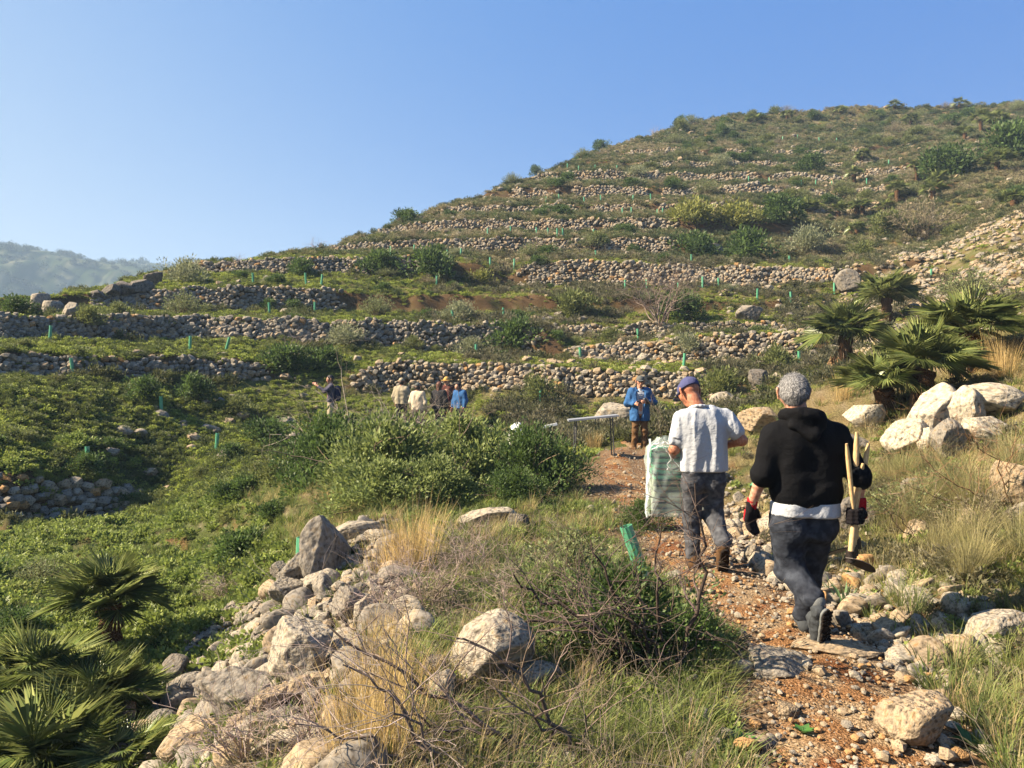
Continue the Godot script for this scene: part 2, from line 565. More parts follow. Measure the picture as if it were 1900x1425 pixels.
func path_x(d: float) -> float:
	return ip([1.0, 3.4, 5.1, 7.0, 9.4, 14.0, 17.0, 19.0], [1.25, 1.55, 1.95, 1.75, 1.85, 1.95, 2.35, 3.0], d)

func edge_x(d: float) -> float:
	return ip([0.0, 3.5, 5.0, 7.0, 9.0, 12.0, 16.0], [-0.9, -1.0, -1.15, -1.45, -1.9, -3.2, -5.5], d)

func bump(x: float, d: float) -> float:
	return noise_a.get_noise_2d(x * 3.0, d * 3.0) * 0.16 + noise_b.get_noise_2d(x * 2.0, d * 2.0) * 0.05

func near_y(x: float, d: float) -> float:
	var e := edge_x(d)
	var low := ip([-4.0, 5.0, 9.0, 13.0, 17.0], [-1.0, -1.15, -1.25, -1.3, -1.5], d)
	var t := smoothstep(e - 1.9, e + 0.35, x)
	var y := lerpf(low, 0.0, t)
	var bank := maxf(0.0, x - 2.5 - 0.03 * d)
	y += bank * 0.26 + minf(bank * bank * 0.02, 1.2)
	return y

func ground(x: float, z: float) -> float:
	var d := -z
	var y := 0.0
	if d < 17.0:
		y = near_y(x, d)
	if d > 12.0:
		var f := far_y(CX + FOC * x / d, d)
		y = f if d >= 17.0 else lerpf(y, f, smoothstep(12.0, 17.0, d))
	var keep := 1.0
	if d < 18.0:
		keep = lerpf(0.3, 1.0, smoothstep(0.4, 1.3, absf(x - path_x(d))))
	return y + bump(x, d) * keep

func on_ground(x: float, z: float) -> Vector3:
	return Vector3(x, ground(x, z), z)

# the point of the hillside that the photograph shows at a pixel
func hit(u: float, v: float, d0 := 2.2) -> Vector3:
	var sx := (u - CX) / FOC
	var sy := (v - CY) / FOC
	var d := d0
	var pd := d0
	while d < 130.0:
		if ground(sx * d, -d) >= EYE - sy * d:
			var lo := pd
			var hi := d
			for k in 12:
				var m := (lo + hi) * 0.5
				if ground(sx * m, -m) >= EYE - sy * m: hi = m
				else: lo = m
			return on_ground(sx * hi, -hi)
		pd = d
		d += maxf(0.06, d * 0.012)
	return Vector3(sx * 120.0, EYE - sy * 120.0, -120.0)

func wall_point(k: int, u: float) -> Vector3:
	var f := clampf((u - U_FIRST) / U_STEP, 0.0, U_COUNT - 1.01)
	var c := int(f)
	var t := f - c
	var d := lerpf(col_d[c * n_knots + k], col_d[(c + 1) * n_knots + k], t)
	return Vector3((u - CX) / FOC * d, lerpf(col_y[c * n_knots + k], col_y[(c + 1) * n_knots + k], t), -d)

func ground_color(x: float, d: float, steep: float) -> Color:
	var soil := Color(0.20, 0.105, 0.052)
	var straw := Color(0.22, 0.175, 0.09)
	var green := Color(0.075, 0.098, 0.028).lerp(Color(0.115, 0.130, 0.040), smoothstep(14.0, 22.0, d))
	var grit := Color(0.30, 0.25, 0.18)
	var a := noise_a.get_noise_2d(x * 4.0 + 50.0, d * 4.0) * 0.5 + 0.5
	var b := noise_b.get_noise_2d(x * 1.5, d * 1.5 + 90.0) * 0.5 + 0.5
	var big := noise_c.get_noise_2d(x * 2.0, d * 2.0) * 0.5 + 0.5
	var c := straw.lerp(green, smoothstep(0.35, 0.62, a * 0.55 + big * 0.45 + (0.12 if x < -1.0 and d < 30.0 else 0.0)))
	c = c.lerp(soil, smoothstep(0.56, 0.70, b * 0.6 + a * 0.3 + big * 0.1) * 0.8)
	c = c.lerp(grit, smoothstep(0.62, 0.76, noise_b.get_noise_2d(x * 3.0, d * 3.0 + 400.0) * 0.5 + 0.5) * 0.6)
	if d < 18.0:
		var off := absf(x - path_x(d) - 0.25)
		c = c.lerp(soil.lerp(grit, b * 0.7), 1.0 - smoothstep(0.5, 1.3, off))
	if d > 15.0 and d < 44.0:
		c = c.lerp(green * 1.15, 0.55 * smoothstep(2.0, -3.0, x))
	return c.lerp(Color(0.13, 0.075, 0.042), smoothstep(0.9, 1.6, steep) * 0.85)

func build_terrain() -> void:
	build_columns()
	var v := PackedVector3Array()
	var col := PackedColorArray()
	var idx := PackedInt32Array()
	var near_rows := 120
	var rows := []          # [knot, share] or [-1, depth]
	for j in near_rows:
		rows.append([-1, 0.8 * pow(17.0 / 0.8, float(j) / near_rows)])
	for k in n_knots - 1:
		var span: float = col_d[140 * n_knots + k + 1] - col_d[140 * n_knots + k]
		var cuts := 3 if span < 0.9 else clampi(int(span / 0.7), 4, 9)
		for q in cuts:
			rows.append([k, float(q) / cuts])
	rows.append([n_knots - 2, 1.0])
	for r in rows.size():
		for c in U_COUNT:
			var u := U_FIRST + U_STEP * c
			var d := 0.0
			var y := 0.0
			var x := 0.0
			if rows[r][0] < 0:
				d = rows[r][1]
				x = (u - CX) / FOC * d
				y = ground(x, -d)
			else:
				var b: int = c * n_knots + rows[r][0]
				d = lerpf(col_d[b], col_d[b + 1], rows[r][1])
				y = lerpf(col_y[b], col_y[b + 1], rows[r][1])
				x = (u - CX) / FOC * d
				y += bump(x, d)
			v.append(Vector3(x, y, -d))
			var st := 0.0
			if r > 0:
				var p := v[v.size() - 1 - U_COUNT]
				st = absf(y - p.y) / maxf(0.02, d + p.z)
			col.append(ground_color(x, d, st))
	for r in rows.size() - 1:
		for c in U_COUNT - 1:
			var a := r * U_COUNT + c
			idx.append_array([a, a + U_COUNT, a + 1, a + 1, a + U_COUNT, a + U_COUNT + 1])
	# the ground under and behind the camera
	var s := v.size()
	var gx := 60
	var gz := 40
	for j in gz + 1:
		for i in gx + 1:
			var x := lerpf(-12.0, 12.0, float(i) / gx)
			var z := lerpf(-0.81, 12.0, float(j) / gz)
			v.append(on_ground(x, z) - Vector3(0, 0.03 if j == 0 else 0.0, 0))
			col.append(ground_color(x, -z, 0.0))
	for j in gz:
		for i in gx:
			var a := s + j * (gx + 1) + i
			idx.append_array([a, a + 1, a + gx + 1, a + 1, a + gx + 2, a + gx + 1])
	var o := part(self, "ground", smooth_mesh(v, idx, col), mats.ground)
	tag(o, "", "", "", "structure")
	build_path()

func build_path() -> void:
	var v := PackedVector3Array()
	var col := PackedColorArray()
	var idx := PackedInt32Array()
	var rows := 420
	var across := 34
	for r in rows:
		var d := 1.2 * pow(19.0 / 1.2, float(r) / (rows - 1))
		var w := 0.62 + noise_a.get_noise_2d(d * 6.0, 3.0) * 0.3 - smoothstep(9.0, 18.0, d) * 0.16
		for c in across + 1:
			var s := float(c) / across * 2.0 - 1.0
			var x := path_x(d) + s * w
			var y := ground(x, -d)
			var wear := noise_b.get_noise_2d(x * 5.0, d * 5.0)
			y += 0.014 - 0.10 * pow(absf(s), 3.0) + wear * 0.012
			v.append(Vector3(x, y, -d))
			var k := noise_b.get_noise_2d(x * 2.2 + 30.0, d * 2.2) * 0.5 + 0.5
			var c0 := Color(0.31, 0.165, 0.075).lerp(Color(0.37, 0.27, 0.165), smoothstep(0.35, 0.65, k))
			col.append(c0.lerp(Color(0.23, 0.095, 0.040), smoothstep(0.1, 0.5, noise_a.get_noise_2d(x * 9.0, d * 9.0 + 70.0))))
	for r in rows - 1:
		for c in across:
			var a := r * (across + 1) + c
			idx.append_array([a, a + across + 1, a + 1, a + 1, a + across + 1, a + across + 2])
	var o := part(self, "path", smooth_mesh(v, idx, col), mats.path)
	tag(o, "", "", "", "structure")

func build_far_hills() -> void:
	# two wooded ridges beyond the valley on the left
	var specs := [
		[640.0, [-900, -300, 0, 55, 100, 190, 260, 300, 340, 420, 600], [500, 475, 470, 464, 470, 487, 497, 504, 520, 560, 640], "hill", "wooded hazy hill beyond the valley behind the terraces"],
		[820.0, [-900, 0, 180, 235, 270, 310, 380, 500], [560, 530, 498, 490, 487, 494, 515, 600], "hill", "pale far ridge just showing behind the wooded hill"]]
	for sp in specs:
		var v := PackedVector3Array()
		var col := PackedColorArray()
		var idx := PackedInt32Array()
		var nu := 300
		var nr := 26
		var d0: float = sp[0]
		for r in nr:
			var t := float(r) / (nr - 1)
			for c in nu:
				var u := lerpf(-900.0, 620.0, float(c) / (nu - 1))
				var top: float = ip(sp[1], sp[2], u) + noise_b.get_noise_2d(u * 0.16, d0) * 4.0
				var d := d0 * (0.62 + 0.38 * t) if t < 0.8 else d0 * (0.924 + (t - 0.8) * 2.0)
				var peak := EYE - (top - CY) / FOC * d0 * 0.924
				var y := lerpf(-60.0, peak, sin(t / 0.8 * PI * 0.5)) if t < 0.8 else peak - (t - 0.8) * 300.0
				var x := (u - CX) / FOC * d0 * 0.924
				y += noise_c.get_noise_2d(x * 0.25, d * 0.25) * 26.0 * sin(t * PI) * smoothstep(0.0, 0.35, absf(t - 0.8))
				v.append(Vector3(x, y, -d))
				var k := noise_a.get_noise_2d(x * 0.3, y * 0.8) * 0.5 + 0.5
				col.append(Color(0.035, 0.05, 0.02).lerp(Color(0.16, 0.15, 0.09), smoothstep(0.5, 0.75, k)))
		for r in nr - 1:
			for c in nu - 1:
				var a := r * nu + c
				idx.append_array([a, a + nu, a + 1, a + 1, a + nu, a + nu + 1])
		var o := part(self, sp[3], smooth_mesh(v, idx, col), mats.far_hill)
		tag(o, "", "", "", "structure")
		# the woodland on it, far off and read as one mass
		var wood := []
		var tint := PackedColorArray()
		for k in 2600:
			var q := v[rng.randi() % (nu * (nr - 3))]
			var s := rng.randf_range(1.6, 5.2) * d0 / 640.0
			wood.append(Transform3D(Basis(Vector3.UP, rng.randf() * TAU).scaled(Vector3(s, s * rng.randf_range(0.7, 1.3), s)), q + Vector3(rng.randfn() * 3.0, -0.6, rng.randfn() * 3.0)))
			var g := rng.randf_range(0.6, 1.2)
			tint.append(Color(0.035 * g, 0.050 * g, 0.022 * g))
		var wd := copies(self, "woodland", plant_mesh.scrub[0], mats.leaf, wood, tint)
		tag(wd, "dark woodland covering the far hill", "woodland", "", "stuff")

# ---------------------------------------------------------------- stone
var stone_shapes := []       # few-sided stones for walls and gravel
var boulder_shapes := []     # fine ones for what stands near

func octa(level: int) -> Array:
	var v := PackedVector3Array([Vector3.RIGHT, Vector3.LEFT, Vector3.UP, Vector3.DOWN, Vector3.BACK, Vector3.FORWARD])
	var f := [[0, 2, 4], [4, 2, 1], [1, 2, 5], [5, 2, 0], [4, 3, 0], [1, 3, 4], [5, 3, 1], [0, 3, 5]]
	for l in level:
		var mid := {}
		var out := []
		for t in f:
			var m := []
			for e in [[t[0], t[1]], [t[1], t[2]], [t[2], t[0]]]:
				var key: int = mini(e[0], e[1]) * 100000 + maxi(e[0], e[1])
				if not mid.has(key):
					mid[key] = v.size()
					v.append((v[e[0]] + v[e[1]]).normalized())
				m.append(mid[key])
			out.append([t[0], m[0], m[2]])
			out.append([t[1], m[1], m[0]])
			out.append([t[2], m[2], m[1]])
			out.append([m[0], m[1], m[2]])
		f = out
	return [v, f]

func rock_shape(sd: int, level: int, planes: int, rough: float, flat: bool) -> ArrayMesh:
	var r := RandomNumberGenerator.new()
	r.seed = sd * 7919 + 13
	var sphere := octa(level)
	var cut := []
	if planes < 0:
		# a roughly squared block
		for ax in [Vector3.RIGHT, Vector3.UP, Vector3.BACK]:
			for sg in [-1.0, 1.0]:
				cut.append([(ax * sg + Vector3(r.randfn(), r.randfn(), r.randfn()) * 0.16).normalized(), r.randf_range(0.60, 0.78)])
	for k in absi(planes):
		var dn := Vector3(r.randfn(), r.randfn(), r.randfn()).normalized()
		cut.append([dn, r.randf_range(0.52, 0.90)])
	var off := Vector3(r.randf(), r.randf(), r.randf()) * 50.0
	var v := PackedVector3Array()
	for p: Vector3 in sphere[0]:
		var rad := 1.06
		for c in cut:
			var dt: float = p.dot(c[0])
			if dt > 0.05:
				rad = minf(rad, c[1] / dt)
		if rough > 0.0:
			var q := p * rad * 2.2 + off
			var nn := noise_b.get_noise_3dv(q)
			var rid := 1.0 - absf(noise_b.get_noise_3dv(q * 0.8 + Vector3(9, 4, 2))) * 2.0
			rad += nn * rough + (rid - 0.6) * rough * 0.35 + noise_b.get_noise_3dv(q * 4.0) * rough * 0.28
		v.append(p * rad)
	if flat:
		var mb := Mb.new()
		for t in sphere[1]:
			mb.tri_flat(v[t[0]], v[t[2]], v[t[1]], Color.WHITE)
		# normals must face out
		for k in range(0, mb.v.size(), 3):
			var mid := mb.v[k] + mb.v[k + 1] + mb.v[k + 2]
			if mb.n[k].dot(mid) < 0.0:
				var sw := mb.v[k + 1]
				mb.v[k + 1] = mb.v[k + 2]
				mb.v[k + 2] = sw
				for q in 3:
					mb.n[k + q] = -mb.n[k + q]
		return mb.mesh()
	var idx := PackedInt32Array()
	for t in sphere[1]:
		var nn := (v[t[2]] - v[t[0]]).cross(v[t[1]] - v[t[0]])
		if nn.dot(v[t[0]]) >= 0.0: idx.append_array([t[0], t[1], t[2]])
		else: idx.append_array([t[0], t[2], t[1]])
	return smooth_mesh(v, idx)

func make_shapes() -> void:
	for k in 9:
		stone_shapes.append(rock_shape(100 + k, 2 if k < 0 else 1, -4, 0.0, true))
	for k in 10:
		boulder_shapes.append(rock_shape(300 + k, 5, 8 + k % 4, 0.036, false))
	for k in 8:
		boulder_shapes.append(rock_shape(400 + k, 3, 8 + k % 3, 0.035, false))

func any_turn(r := 1.0) -> Basis:
	return Basis.from_euler(Vector3(rng.randf_range(-r, r) * PI, rng.randf_range(-PI, PI), rng.randf_range(-r, r) * PI))

func tone(t: float, warm: float) -> String:
	if t < 0.06: return "rock_dark"
	if t < 0.42 - warm * 0.22: return "rock_grey"
	if t < 0.74 - warm * 0.15: return "rock_pale"
	if t < 0.95: return "rock_warm"
	return "rock_ochre"

# a dry-stone wall along a terrace, stone by stone
func wall(label: String, kb: String, u0: float, u1: float, size: float, warm: float, most: int, group := "dry-stone terrace walls on the hillside") -> void:
	var b: int = knot_at[kb]
	var mid := (wall_point(b, (u0 + u1) * 0.5) + wall_point(b + 1, (u0 + u1) * 0.5)) * 0.5
	mid.y = ground(mid.x, mid.z)
	var w := thing("dry_stone_wall", label, "stone wall", mid, group)
	var stones := []
	var row := 0
	var t := 0.0
	while t < 1.0:
		var u := u0 + rng.randf() * 8.0
		var tallest := 0.0
		while u < u1:
			var lo := wall_point(b, u)
			var hi := wall_point(b + 1, u)
			var ends := smoothstep(0.0, 40.0, u - u0) * smoothstep(0.0, 40.0, u1 - u)
			var height := hi.y - lo.y
			var s := size * rng.randf_range(0.62, 1.35)
			if t > 0.85: s *= 1.15
			var step := s * 0.86 * FOC / -lo.z
			if height > size * 0.35 and t * height < height + size * 0.3 and rng.randf() < 0.97:
				var tt := t + rng.randf_range(-0.25, 0.25) * size / height
				var p := lo.lerp(hi, tt)
				p.z += 0.06 + rng.randf_range(-0.05, 0.06)
				p.y += bump(p.x, -p.z) + 0.02
				var gap := most == 0 and noise_a.get_noise_2d(p.x * 0.9, p.z) < -0.36
				if rng.randf() < ends + 0.35 and not gap:
					var bs := Basis.from_euler(Vector3(rng.randf_range(-0.25, 0.25), rng.randf_range(-0.5, 0.5) + (PI if rng.randf() < 0.5 else 0.0), rng.randf_range(-0.3, 0.3))) * Basis.from_scale(Vector3(s * rng.randf_range(0.55, 0.80), s * rng.randf_range(0.46, 0.66), s * 0.6))
					stones.append([s, Transform3D(bs, p - mid), tone(rng.randf(), warm)])
			tallest = maxf(tallest, height)
			u += step
		t += size * 0.74 / maxf(tallest, 0.4)
		row += 1
	stones.sort_custom(func(x, y): return x[0] > y[0])
	var rest := []
	var rest_cols := PackedColorArray()
	for k in stones.size():
		var st: Array = stones[k]
		if k < most:
			part(w, "stone", stone_shapes[k % stone_shapes.size()], mats[st[2].replace("rock", "stone")], st[1])
		else:
			rest.append(st[1])
	if rest.size():
		var halves := [[], []]
		for k in rest.size():
			halves[k % 2].append(rest[k])
		copies(w, "small_stones", stone_shapes[0], mats.stone_pale, halves[0], PackedColorArray())
		copies(w, "filling_stones", stone_shapes[1], mats.stone_warm if warm > 0.3 else mats.stone_grey, halves[1], PackedColorArray())

func build_walls() -> void:
	make_shapes()
	wall("rough shaded wall of large grey stones, lowest and nearest at left", "w1b", -160, 262, 0.27, 0.0, 300)
	wall("long low pale stone wall at left, just above the dark earth bank", "w4b", -180, 505, 0.22, 0.1, 300)
	wall("long wall of small stones at left, shaded blue-grey and sunlit towards its right end", "w3b", -180, 1000, 0.21, 0.2, 300)
	wall("low rubble wall behind the people in the bushes, reaching behind the person in blue", "w4b", 655, 1310, 0.20, 0.7, 300)
	wall("tumbled warm-toned wall above and behind the two nearest men", "w3b", 1045, 1510, 0.2, 0.85, 300)
	wall("thin upper line of pale stones left of the fan palms, below the lone boulder", "wrb", 1010, 1470, 0.19, 0.8, 200)
	wall("curving grey stone wall at left, third from the bottom, with shrubs at its foot", "w5b", 170, 640, 0.22, 0.15, 260)
	wall("tall sunlit stone wall in the middle of the slope with a rounded left end", "w6b", 962, 1560, 0.22, 0.6, 300)
	wall("stone wall near the skyline at left, partly overgrown", "w6b", 345, 785, 0.22, 0.2, 200)
	wall("low stone wall running to the skyline above the tall sunlit wall", "w7b", 610, 1260, 0.24, 0.6, 0)
	wall("thin wall of stones above the yellow-green scrub", "w8b", 695, 1260, 0.24, 0.6, 0)
	wall("broken wall two terraces above the yellow-green scrub", "w9b", 800, 1640, 0.26, 0.6, 0)
	wall("broken stone line high on the slope, third below the ridge", "w10b", 940, 1690, 0.28, 0.6, 0)
	wall("short stone line high on the slope, second below the ridge", "w11b", 985, 1680, 0.28, 0.6, 0)
	wall("uppermost line of stones, just under the open hillside below the ridge", "w13b", 1150, 1620, 0.3, 0.6, 0)
	wall("highest broken stone line of the terraces", "w12b", 1180, 1650, 0.28, 0.6, 0)

# a single rock that stands on the ground where the photograph shows it: pixel box of the rock
func rock_at(label: String, u: float, v: float, w: float, h: float, tone_key: String, shape: int, group := "", sink := 0.22, d0 := 2.2, called := "boulder") -> MeshInstance3D:
	var p := hit(u, v, d0)
	var k := -p.z / FOC
	var sx := w * k * 0.56
	var sy := h * k * 0.56
	var o := part(self, called, boulder_shapes[shape % boulder_shapes.size()], mats[tone_key])
	var yaw := rng.randf_range(-PI, PI)
	o.transform = Transform3D(Basis.from_euler(Vector3(rng.randf_range(-0.25, 0.25), 0, rng.randf_range(-0.25, 0.25))) * Basis.from_scale(Vector3(sx, sy, (sx + sy) * 0.5)) * Basis(Vector3.UP, yaw), p + Vector3(0, sy * (1.0 - sink * 2.0), -sx * 0.4))
	tag(o, label, "rock" if called == "boulder" else "stone", group)
	return o

func build_rocks() -> void:
	# the boulders one can tell apart
	var pile := "boulders of the rubble bank on the left"
	rock_at("upright grey boulder with a dark right side, topmost of the rubble bank", 597, 1085, 84, 124, "rock_grey", 0, pile, 0.1)
	rock_at("slanting grey stone leaning against the topmost boulder of the bank", 548, 1098, 64, 66, "rock_grey", 1, pile, 0.1)
	rock_at("small block jutting out left of the topmost boulder", 520, 1082, 40, 36, "rock_grey", 2, pile, 0.05)
	rock_at("squat grey block below the slanting stone", 530, 1128, 66, 52, "rock_grey", 3, pile, 0.1)
	rock_at("rounded boulder under the upright boulder", 590, 1112, 74, 52, "rock_pale", 4, pile, 0.1)
	rock_at("angular tall stone at the right of the pile", 640, 1160, 60, 66, "rock_grey", 5, pile, 0.1)
	rock_at("narrow pale stone beside the angular tall stone", 672, 1165, 44, 62, "rock_pale", 6, pile, 0.1)
	rock_at("large smooth cream boulder with a shadowed right face, biggest of the bank", 545, 1268, 124, 118, "rock_pale", 7, pile, 0.08)
	rock_at("broad fissured grey boulder left of the big cream boulder", 435, 1335, 140, 104, "rock_grey", 8, pile, 0.1)
	rock_at("dark flat-topped boulder beside the palms", 315, 1268, 60, 46, "rock_dark", 9, pile, 0.1)
	rock_at("pitted grey boulder nearest the palms", 275, 1310, 62, 52, "rock_grey", 0, pile, 0.1)
	rock_at("grey boulder between the dark and the fissured boulders", 345, 1305, 80, 50, "rock_grey", 1, pile, 0.1)
	rock_at("small split stone in front of the big cream boulder", 550, 1305, 60, 50, "rock_warm", 2, pile, 0.1)
	rock_at("low pale slab at the foot of the bank", 352, 1400, 130, 60, "rock_warm", 3, pile, 0.2)
	rock_at("upright stone at the left foot of the bank", 225, 1360, 46, 60, "rock_grey", 4, pile, 0.1)
	rock_at("rounded grey stone at the lower edge of the bank", 290, 1372, 60, 46, "rock_grey", 5, pile, 0.1)
	rock_at("pale boulder near the bottom edge below the fissured boulder", 520, 1415, 100, 66, "rock_pale", 6, pile, 0.2)
	rock_at("block at the right of the fissured boulder", 505, 1330, 60, 56, "rock_warm", 7, pile, 0.1)
	rock_at("pale stone half buried above the bank, at the foot of the olive-green bush", 655, 1000, 90, 44, "rock_pale", 8, pile, 0.2)
	rock_at("white stone by the grass beside the olive-green bush", 705, 1012, 62, 36, "rock_pale", 9, pile, 0.2)
	rock_at("reddish grey stone in the grass right of the bank", 740, 1060, 44, 60, "rock_warm", 0, pile, 0.15)
	rock_at("big pale limestone boulder with cracks amid the dead branches", 900, 1268, 158, 122, "rock_pale", 2, "", 0.1)
	rock_at("squarish grey stone left of the big cracked boulder", 808, 1262, 40, 44, "rock_grey", 3, "", 0.1)
	rock_at("pale upright stone below the squarish grey stone", 818, 1312, 58, 66, "rock_pale", 4, "", 0.1)
	rock_at("pale double-humped stone at the right foot of the big cracked boulder", 990, 1285, 92, 48, "rock_pale", 5, "", 0.15)
	rock_at("flat-topped limestone block beyond the dry grass, below the bushes", 905, 985, 98, 46, "rock_pale", 6, "", 0.12)
	rock_at("dark lichened knob at the right of the flat-topped block", 962, 985, 34, 36, "rock_dark", 7, "", 0.1)
	rock_at("pale stone at the bottom edge under the bare branches", 1010, 1440, 110, 60, "rock_pale", 8, "", 0.3)
	# the path
	rock_at("large angular cream boulder lying on the right of the path, nearest the camera", 1708, 1386, 126, 102, "rock_warm", 12, "", 0.1)
	rock_at("grey bedrock slab rising at the left of the path below the lifted shoe", 1452, 1252, 132, 66, "rock_grey", 8, "", 0.42)
	rock_at("worn ochre bedrock hump across the path below the lifted shoe", 1570, 1218, 150, 34, "rock_warm", 4, "", 0.47)
	rock_at("pale rounded boulder at the right edge below the shaded grass", 1866, 1198, 110, 62, "rock_pale", 3, "", 0.15)
	rock_at("white egg-shaped stone between the legs of the two men and the path edge", 1398, 1044, 30, 38, "rock_pale", 13, "", 0.1)
	rock_at("cream block with a hollow left of the path's near end", 1462, 1336, 40, 36, "rock_warm", 14, "", 0.15)
	rock_at("white triangular stone in the grass left of the path", 1286, 1282, 26, 34, "rock_pale", 15, "", 0.1)
	rock_at("white stone at the bottom left of the path beside broad leaves", 1346, 1382, 40, 26, "rock_pale", 16, "", 0.15)
	rock_at("orange-stained stone at the bottom right of the path", 1782, 1416, 36, 30, "rock_ochre", 17, "", 0.15)
	rock_at("blue-grey rounded boulder just behind the tools", 1592, 985, 62, 66, "rock_dark", 5, "", 0.2)
	# the outcrop on the right
	var out := "pale rocks of the outcrop on the right"
	rock_at("tall cleft pale rock, largest of the outcrop below the palms", 1738, 822, 90, 112, "rock_white", 0, out, 0.1)
	rock_at("tall pale rock right of the largest one", 1790, 816, 66, 100, "rock_white", 1, out, 0.12)
	rock_at("rounded pale rock with a dark slit at the left of the outcrop", 1688, 842, 76, 72, "rock_white", 2, out, 0.12)
	rock_at("small pale rock between the slit rock and the tall cleft rock", 1718, 840, 40, 54, "rock_white", 3, out, 0.12)
	rock_at("pitted upright rock at the middle front of the outcrop", 1764, 852, 50, 76, "rock_grey", 4, out, 0.12)
	rock_at("long slanting white rock at the right of the outcrop", 1852, 778, 116, 66, "rock_white", 5, out, 0.12)
	rock_at("pale rock under the long slanting one", 1838, 820, 96, 56, "rock_white", 6, out, 0.12)
	rock_at("pale rock at the right edge above the dry grass", 1888, 935, 60, 90, "rock_warm", 7, out, 0.12)
	rock_at("flat pale rock under the dead palm leaves", 1608, 792, 66, 56, "rock_white", 8, out, 0.15)
	rock_at("low grey slab behind the right shoulder of the man in black", 1590, 838, 120, 40, "rock_grey", 9, out, 0.2)
	rock_at("warm pale rock to the left of the grey-haired man's head", 1420, 800, 78, 50, "rock_warm", 0, out, 0.2)
	rock_at("weathered ledge above the warm pale rock", 1350, 760, 60, 36, "rock_pale", 1, out, 0.2)
	rock_at("dark hollowed rock on the slope left of the grey-haired man's head", 1408, 722, 44, 44, "rock_dark", 2, out, 0.2)
	rock_at("grey rock left of the knees of the person in blue", 1142, 792, 76, 52, "rock_pale", 3, "", 0.2)
	rock_at("lone rounded grey boulder on the terrace left of the palms", 1394, 598, 44, 36, "rock_grey", 4, "", 0.1, 24.0)
	rock_at("pointed grey boulder left of the upper palm", 1576, 545, 40, 46, "rock_grey", 5, "", 0.1, 20.0)
	rock_at("round grey boulder under the dark scrub in the middle of the slope", 1326, 478, 30, 32, "rock_grey", 6, "", 0.1, 44.0)
	for c in [[70, 582, 34, 44, "leftmost pale upright rock of the weathered crag at the left end of the terraces"], [98, 586, 36, 40, "second pale rock of the weathered crag at the left end of the terraces"], [126, 588, 32, 30, "low pale rock at the right of the weathered crag at left"], [200, 552, 36, 30, "leftmost dark rock of the broken crag on the left skyline"], [228, 550, 40, 38, "middle dark rock of the broken crag on the left skyline"], [258, 546, 38, 36, "dark rock right of the middle of the skyline crag"], [284, 530, 34, 34, "rightmost and highest rock of the broken crag on the left skyline"], [180, 556, 26, 20, "small low rock at the left of the skyline crag"]]:
		rock_at(c[4], c[0], c[1], c[2], c[3], "rock_pale" if c[0] < 150 else "rock_dark", int(c[0]), "rocks of the left skyline", 0.15, 20.0)
	for k in 5:
		rock_at(["pale stone in the green growth, left of a close pair below the terraces", "pale stone in the green growth, right of a close pair below the terraces", "pale stone in the green growth beside the middle green guard", "white stone in the dark hollow left of the thicket", "pale stone in the green growth above the nearest shaded wall"][k], [228, 260, 385, 545, 205][k], [806, 812, 800, 815, 845][k], 26, 18, "rock_pale", 10 + k, "pale stones in the green growth at left", 0.2, 14.0, "stone")
	# smaller stones of the bank
	var n := 0
	while n < 150:
		var d := rng.randf_range(3.1, 8.8)
		var x := edge_x(d) + rng.randf_range(-1.7, 0.5)
		var s := 0.06 + 0.13 * pow(rng.randf(), 1.6)
		place_stone("grey stone of the rubble bank at lower left", "stones of the rubble bank", "rubble_stone", x, d, s, 0.0)
		n += 1
	# loose stones by the path
	n = 0
	while n < 170:
		var d := 2.9 * pow(11.0 / 2.9, rng.randf())
		var side := rng.randf()
		var x := path_x(d) + (rng.randf_range(0.35, 1.5) if side < 0.68 else rng.randf_range(-0.95, -0.35))
		if x > path_x(d) + 1.0 and d < 4.6 and rng.randf() < 0.5: continue
		var s := rng.randf_range(0.028, 0.075) * (1.35 if d > 4.6 and side < 0.68 else 1.0)
		if rng.randf() < 0.12: s *= 1.5
		place_stone("pale limestone cobble lying loose beside the earth path", "loose stones along the path", "path_stone", x, d, s, 0.75)
		n += 1
	for k in 30:
		var d := rng.randf_range(5.2, 15.0)
		var x := path_x(d) + rng.randf_range(1.2, 1.2 + d * 0.42)
		place_stone("pale limestone rock lying in the grass of the right bank", "rocks on the right bank", "bank_rock", x, d, rng.randf_range(0.06, 0.17), 0.3)
	n = 0
	while n < 120:
		var d := 4.7 * pow(9.5 / 4.7, rng.randf())
		var x := path_x(d) + 0.45 + absf(rng.randfn(0.0, 0.55))
		place_stone("pale limestone cobble lying loose beside the earth path", "loose stones along the path", "path_stone", x, d, rng.randf_range(0.045, 0.11), 0.6)
		n += 1
	gravel()

func place_stone(label: String, group: String, called: String, x: float, d: float, s: float, warm: float) -> void:
	var p := on_ground(x, -d)
	var o := part(self, called, boulder_shapes[10 + rng.randi() % 8], mats[tone(rng.randf_range(0.08, 1.0 if warm > 0.5 else 0.86), warm).replace("rock", "stone")])
	o.transform = Transform3D(any_turn(0.3) * Basis.from_scale(Vector3(s * rng.randf_range(0.8, 1.3), s * rng.randf_range(0.55, 0.9), s)), p + Vector3(0, s * 0.25, 0))
	tag(o, label, "stone", group)

